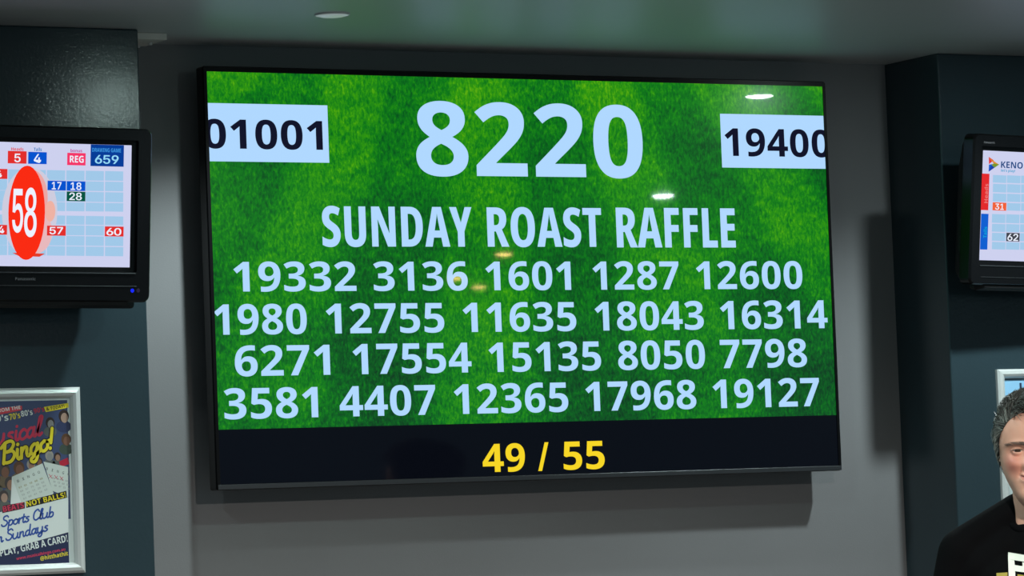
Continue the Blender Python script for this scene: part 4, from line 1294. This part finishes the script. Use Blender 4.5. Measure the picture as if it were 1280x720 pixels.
M_BROW = mat('brown_brow_hair', (.13, .10, .08, 1), rough=.5)
for s in (-1, 1):
    bm = bmesh.new()
    for k in range(34):
        dx = -.0150 + .030 * k / 33
        dz = .0030 * (1 - (dx / .016) ** 2) + .0007
        y = EY - sqrt(max(1e-8, .0143 ** 2 - min(dx * dx + dz * dz, .0120 ** 2)))
        p = Vector((s * (EX + dx), y + .0004, EZ + dz))
        strand(bm, [V(*p), V(p.x + s * .0003, p.y - .0012, p.z - .0008), V(p.x + s * .0006, p.y - .0024, p.z - .0006)], .0007)
    link('eyelash', bm, M_BROW, body, True)
for s in (-1, 1):
    bm = bmesh.new()
    for k in range(60):
        u = rnd.random()
        x = s * (.012 + .040 * u)
        z = .1290 + .0035 * sin(u * 2.4) + rnd.uniform(-.0032, .0032) - .004 * u * u
        w, f, b = lev(z)
        y = skull(math.asin(min(.99, abs(x) / w)) , z).y - face_push(x, z) * .95 - .0005
        strand(bm, [V(x, y, z), V(x + s * .004, y - .0010, z + .0012), V(x + s * .009, y + .0003, z + .0008)], .0006)
    link('eyebrow', bm, M_BROW, body, True)


def hairline(th):
    a = abs((th + pi) % (2 * pi) - pi)
    a = math.degrees(a)
    pts = [(0, .196), (22, .190), (38, .178), (50, .160), (58, .148), (66, .126), (74, .106), (86, .098), (94, .090), (108, .080), (118, .055), (140, .028), (180, .022)]
    for p, q in zip(pts, pts[1:]):
        if a <= q[0]:
            return p[1] + (q[1] - p[1]) * (a - p[0]) / (q[0] - p[0])
    return pts[-1][1]


def thick(th, z):
    a = abs(math.degrees((th + pi) % (2 * pi) - pi))
    return .0035 + .0095 * min(1, max(0, (z - .16) / .05)) + (.0 if a > 60 else 0)


bm = bmesh.new()
NT2, NZ2 = 72, 26
loops = []
for j in range(NZ2 + 1):
    ring = []
    for i in range(NT2):
        th = 2 * pi * i / NT2
        h0 = hairline(th)
        z = h0 + (.2233 - h0) * (j / NZ2) ** .8
        t = 0.0 if j == 0 else .55 * thick(th, z) * min(1, j / 3)
        v = skull(th, z, t + (-.002 if j == 0 else 0))
        ring.append(V(v.x, v.y, v.z))
    loops.append(ring)
add_loft(bm, loops, False, True)
for k in range(3600):
    th = rnd.uniform(0, 2 * pi)
    h0 = hairline(th)
    z = h0 + (.221 - h0) * rnd.random() ** .75
    t = thick(th, z)
    a = abs(math.degrees((th + pi) % (2 * pi) - pi))
    base = skull(th, z, .55 * t - .001)
    top = max(0, min(1, (z - .15) / .04))
    side = 1 - top
    out = Vector((base.x, base.y * .8, (z - .12) * 1.0)).normalized()
    comb = Vector((.55 - .3 * rnd.random(), .75 - 1.2 * (a < 35), .25)) * top + Vector((0, .55, -.75)) * side
    comb += Vector((rnd.uniform(-.32, .32), rnd.uniform(-.3, .3), rnd.uniform(-.2, .25)))
    comb = (comb - out * comb.dot(out) * .9).normalized()
    L = rnd.uniform(.020, .040) * (.6 + .6 * top)
    p1 = base + comb * L * .5 + out * (.005 + .009 * top)
    p2 = base + comb * L + out * (.003 + .012 * top * rnd.random())
    silver = rnd.random() < (.10 + .65 * side + (.35 if z - h0 < .012 and a < 60 else 0))
    strand(bm, [V(*base), V(*(base * .3 + p1 * .7)), V(*p1), V(*p2)], rnd.uniform(.0008, .0018), 4, 1 if silver else 0)
link('hair', bm, [M_HAIR, M_SILV], body, True, 'short tousled dark grey hair, silver at the temples')

# clothes
M_SHIRT = mat('black_cotton', (.0016, .0019, .0024, 1), rough=.85, spec=.06, bump=.25, bscale=600)
M_TROU = mat('dark_denim', (.02, .024, .035, 1), rough=.85, bump=.3, bscale=500)
bm = bmesh.new()
for s in (-1, 1):
    blob(bm, V(s * .045, .044, -.006), .038, V(s * .152, .045, -.080), .050)
    blob(bm, V(s * .162, .045, -.095), .058, V(s * .182, .047, -.20), .062)
    blob(bm, V(s * .180, .047, -.19), .061, V(s * .212, .052, -.37), .060)
    blob(bm, V(s * .06, .032, -.095), .060, V(s * .12, .036, -.13), .062)
    blob(bm, V(s * .06, .02, -.17), .085, V(s * .05, .015, -.27), .09)
blob(bm, V(0, .046, -.045), .056, V(0, .045, -.10), .078)
blob(bm, V(0, .030, -.085), .074, V(0, .012, -.16), .085)
blob(bm, V(0, .045, -.15), .125, V(0, .035, -.42), .150, .78)
blob(bm, V(0, .035, -.42), .150, V(0, .04, -.60), .150, .78)
shirt = fuse(bm, .006, 5, 'shirt', M_SHIRT, man)
bm = bmesh.new()
n = 40
loops = []
for i in range(n):
    a = 2 * pi * i / n
    cx, cy, cz = .0655 * sin(a), .036 - .066 * cos(a), -.030 - .026 * cos(a) + .004
    rad = Vector((sin(a), -cos(a), .0))
    loops.append([V(cx + .0045 * cos(t) * rad.x, cy + .0045 * cos(t) * rad.y, cz + .008 * sin(t)) for t in [2 * pi * j / 10 for j in range(10)]])
add_loft(bm, loops, closed=True)
link('collar', fix(bm), M_SHIRT, shirt, True)
bm = bmesh.new()
blob(bm, V(0, .04, -.58), .140, V(0, .042, -.66), .150, .82)
for s in (-1, 1):
    blob(bm, V(s * .082, .04, -.68), .098, V(s * .10, .03, -1.02), .076)
    blob(bm, V(s * .10, .03, -1.02), .076, (s * .105, .052, .12), .062)
fuse(bm, .008, 4, 'trousers', M_TROU, man)
M_SHOE = mat('black_leather', (.012, .011, .010, 1), rough=.35)
for s in (-1, 1):
    bm = bmesh.new()
    blob(bm, (s * .105, .075, .052), .046, (s * .118, -.12, .040), .040)
    blob(bm, (s * .105, .062, .10), .048, (s * .105, .058, .06), .05)
    bmesh.ops.bisect_plane(bm, geom=bm.verts[:] + bm.edges[:] + bm.faces[:], plane_co=(0, 0, .0), plane_no=(0, 0, 1), clear_inner=True)
    fuse(bm, .006, 3, 'shoe', M_SHOE, man)

# the print across the chest of the shirt
M_PW, M_PY = mat('white_shirt_print', srgb(214, 226, 216), rough=.6), mat('mustard_shirt_print', srgb(150, 140, 50), rough=.6)


def chest(px, py):
    inv = MM.inverted()
    o, d = inv @ CAM, (inv.to_3x3() @ ray_dir(px, py)).normalized()
    ok, loc, nr, _ = shirt.ray_cast(o, d)
    return (loc + nr * .0022) if ok else (o + d * ((-.10 - o.y) / d.y))


def print_poly(bm, quads, mi, lift=0.0):
    """quads of photo-plane corners, cut fine and laid on the cloth"""
    for (a, b, c, d) in quads:
        N = 8
        grid = []
        for i in range(N + 1):
            row = []
            for j in range(N + 1):
                u, v = i / N, j / N
                x = (a[0] * (1 - u) + b[0] * u) * (1 - v) + (d[0] * (1 - u) + c[0] * u) * v
                y = (a[1] * (1 - u) + b[1] * u) * (1 - v) + (d[1] * (1 - u) + c[1] * u) * v
                q = chest(x, y)
                row.append(bm.verts.new(q + Vector((0, -lift, 0))))
            grid.append(row)
        for i in range(N):
            for j in range(N):
                bm.faces.new((grid[i][j], grid[i + 1][j], grid[i + 1][j + 1], grid[i][j + 1])).material_index = mi


bm = bmesh.new()
print_poly(bm, [((1260.5, 690.5), (1332, 703), (1332, 710), (1260.3, 699.5)),       # bold outlined letters
                ((1260.3, 699.5), (1268.6, 701.2), (1270.5, 745), (1262, 745)),
                ((1268.8, 707), (1332, 714), (1332, 721), (1269, 714.5)),
                ((1278.5, 703), (1287, 705), (1288, 712), (1278.8, 709.5)),
                ((1300, 704), (1309, 705), (1310, 745), (1301, 745)), ((1324, 706), (1332, 706), (1332, 745), (1325, 745))], 0)
print_poly(bm, [((1272, 718), (1299, 722), (1299, 740), (1272, 740)), ((1246, 716.8), (1259.5, 716), (1260, 732), (1247, 732))], 1)
bmesh.ops.recalc_face_normals(bm, faces=bm.faces[:])
link('shirt_print', bm, [M_PW, M_PY], shirt, label='bold white and mustard lettering print')
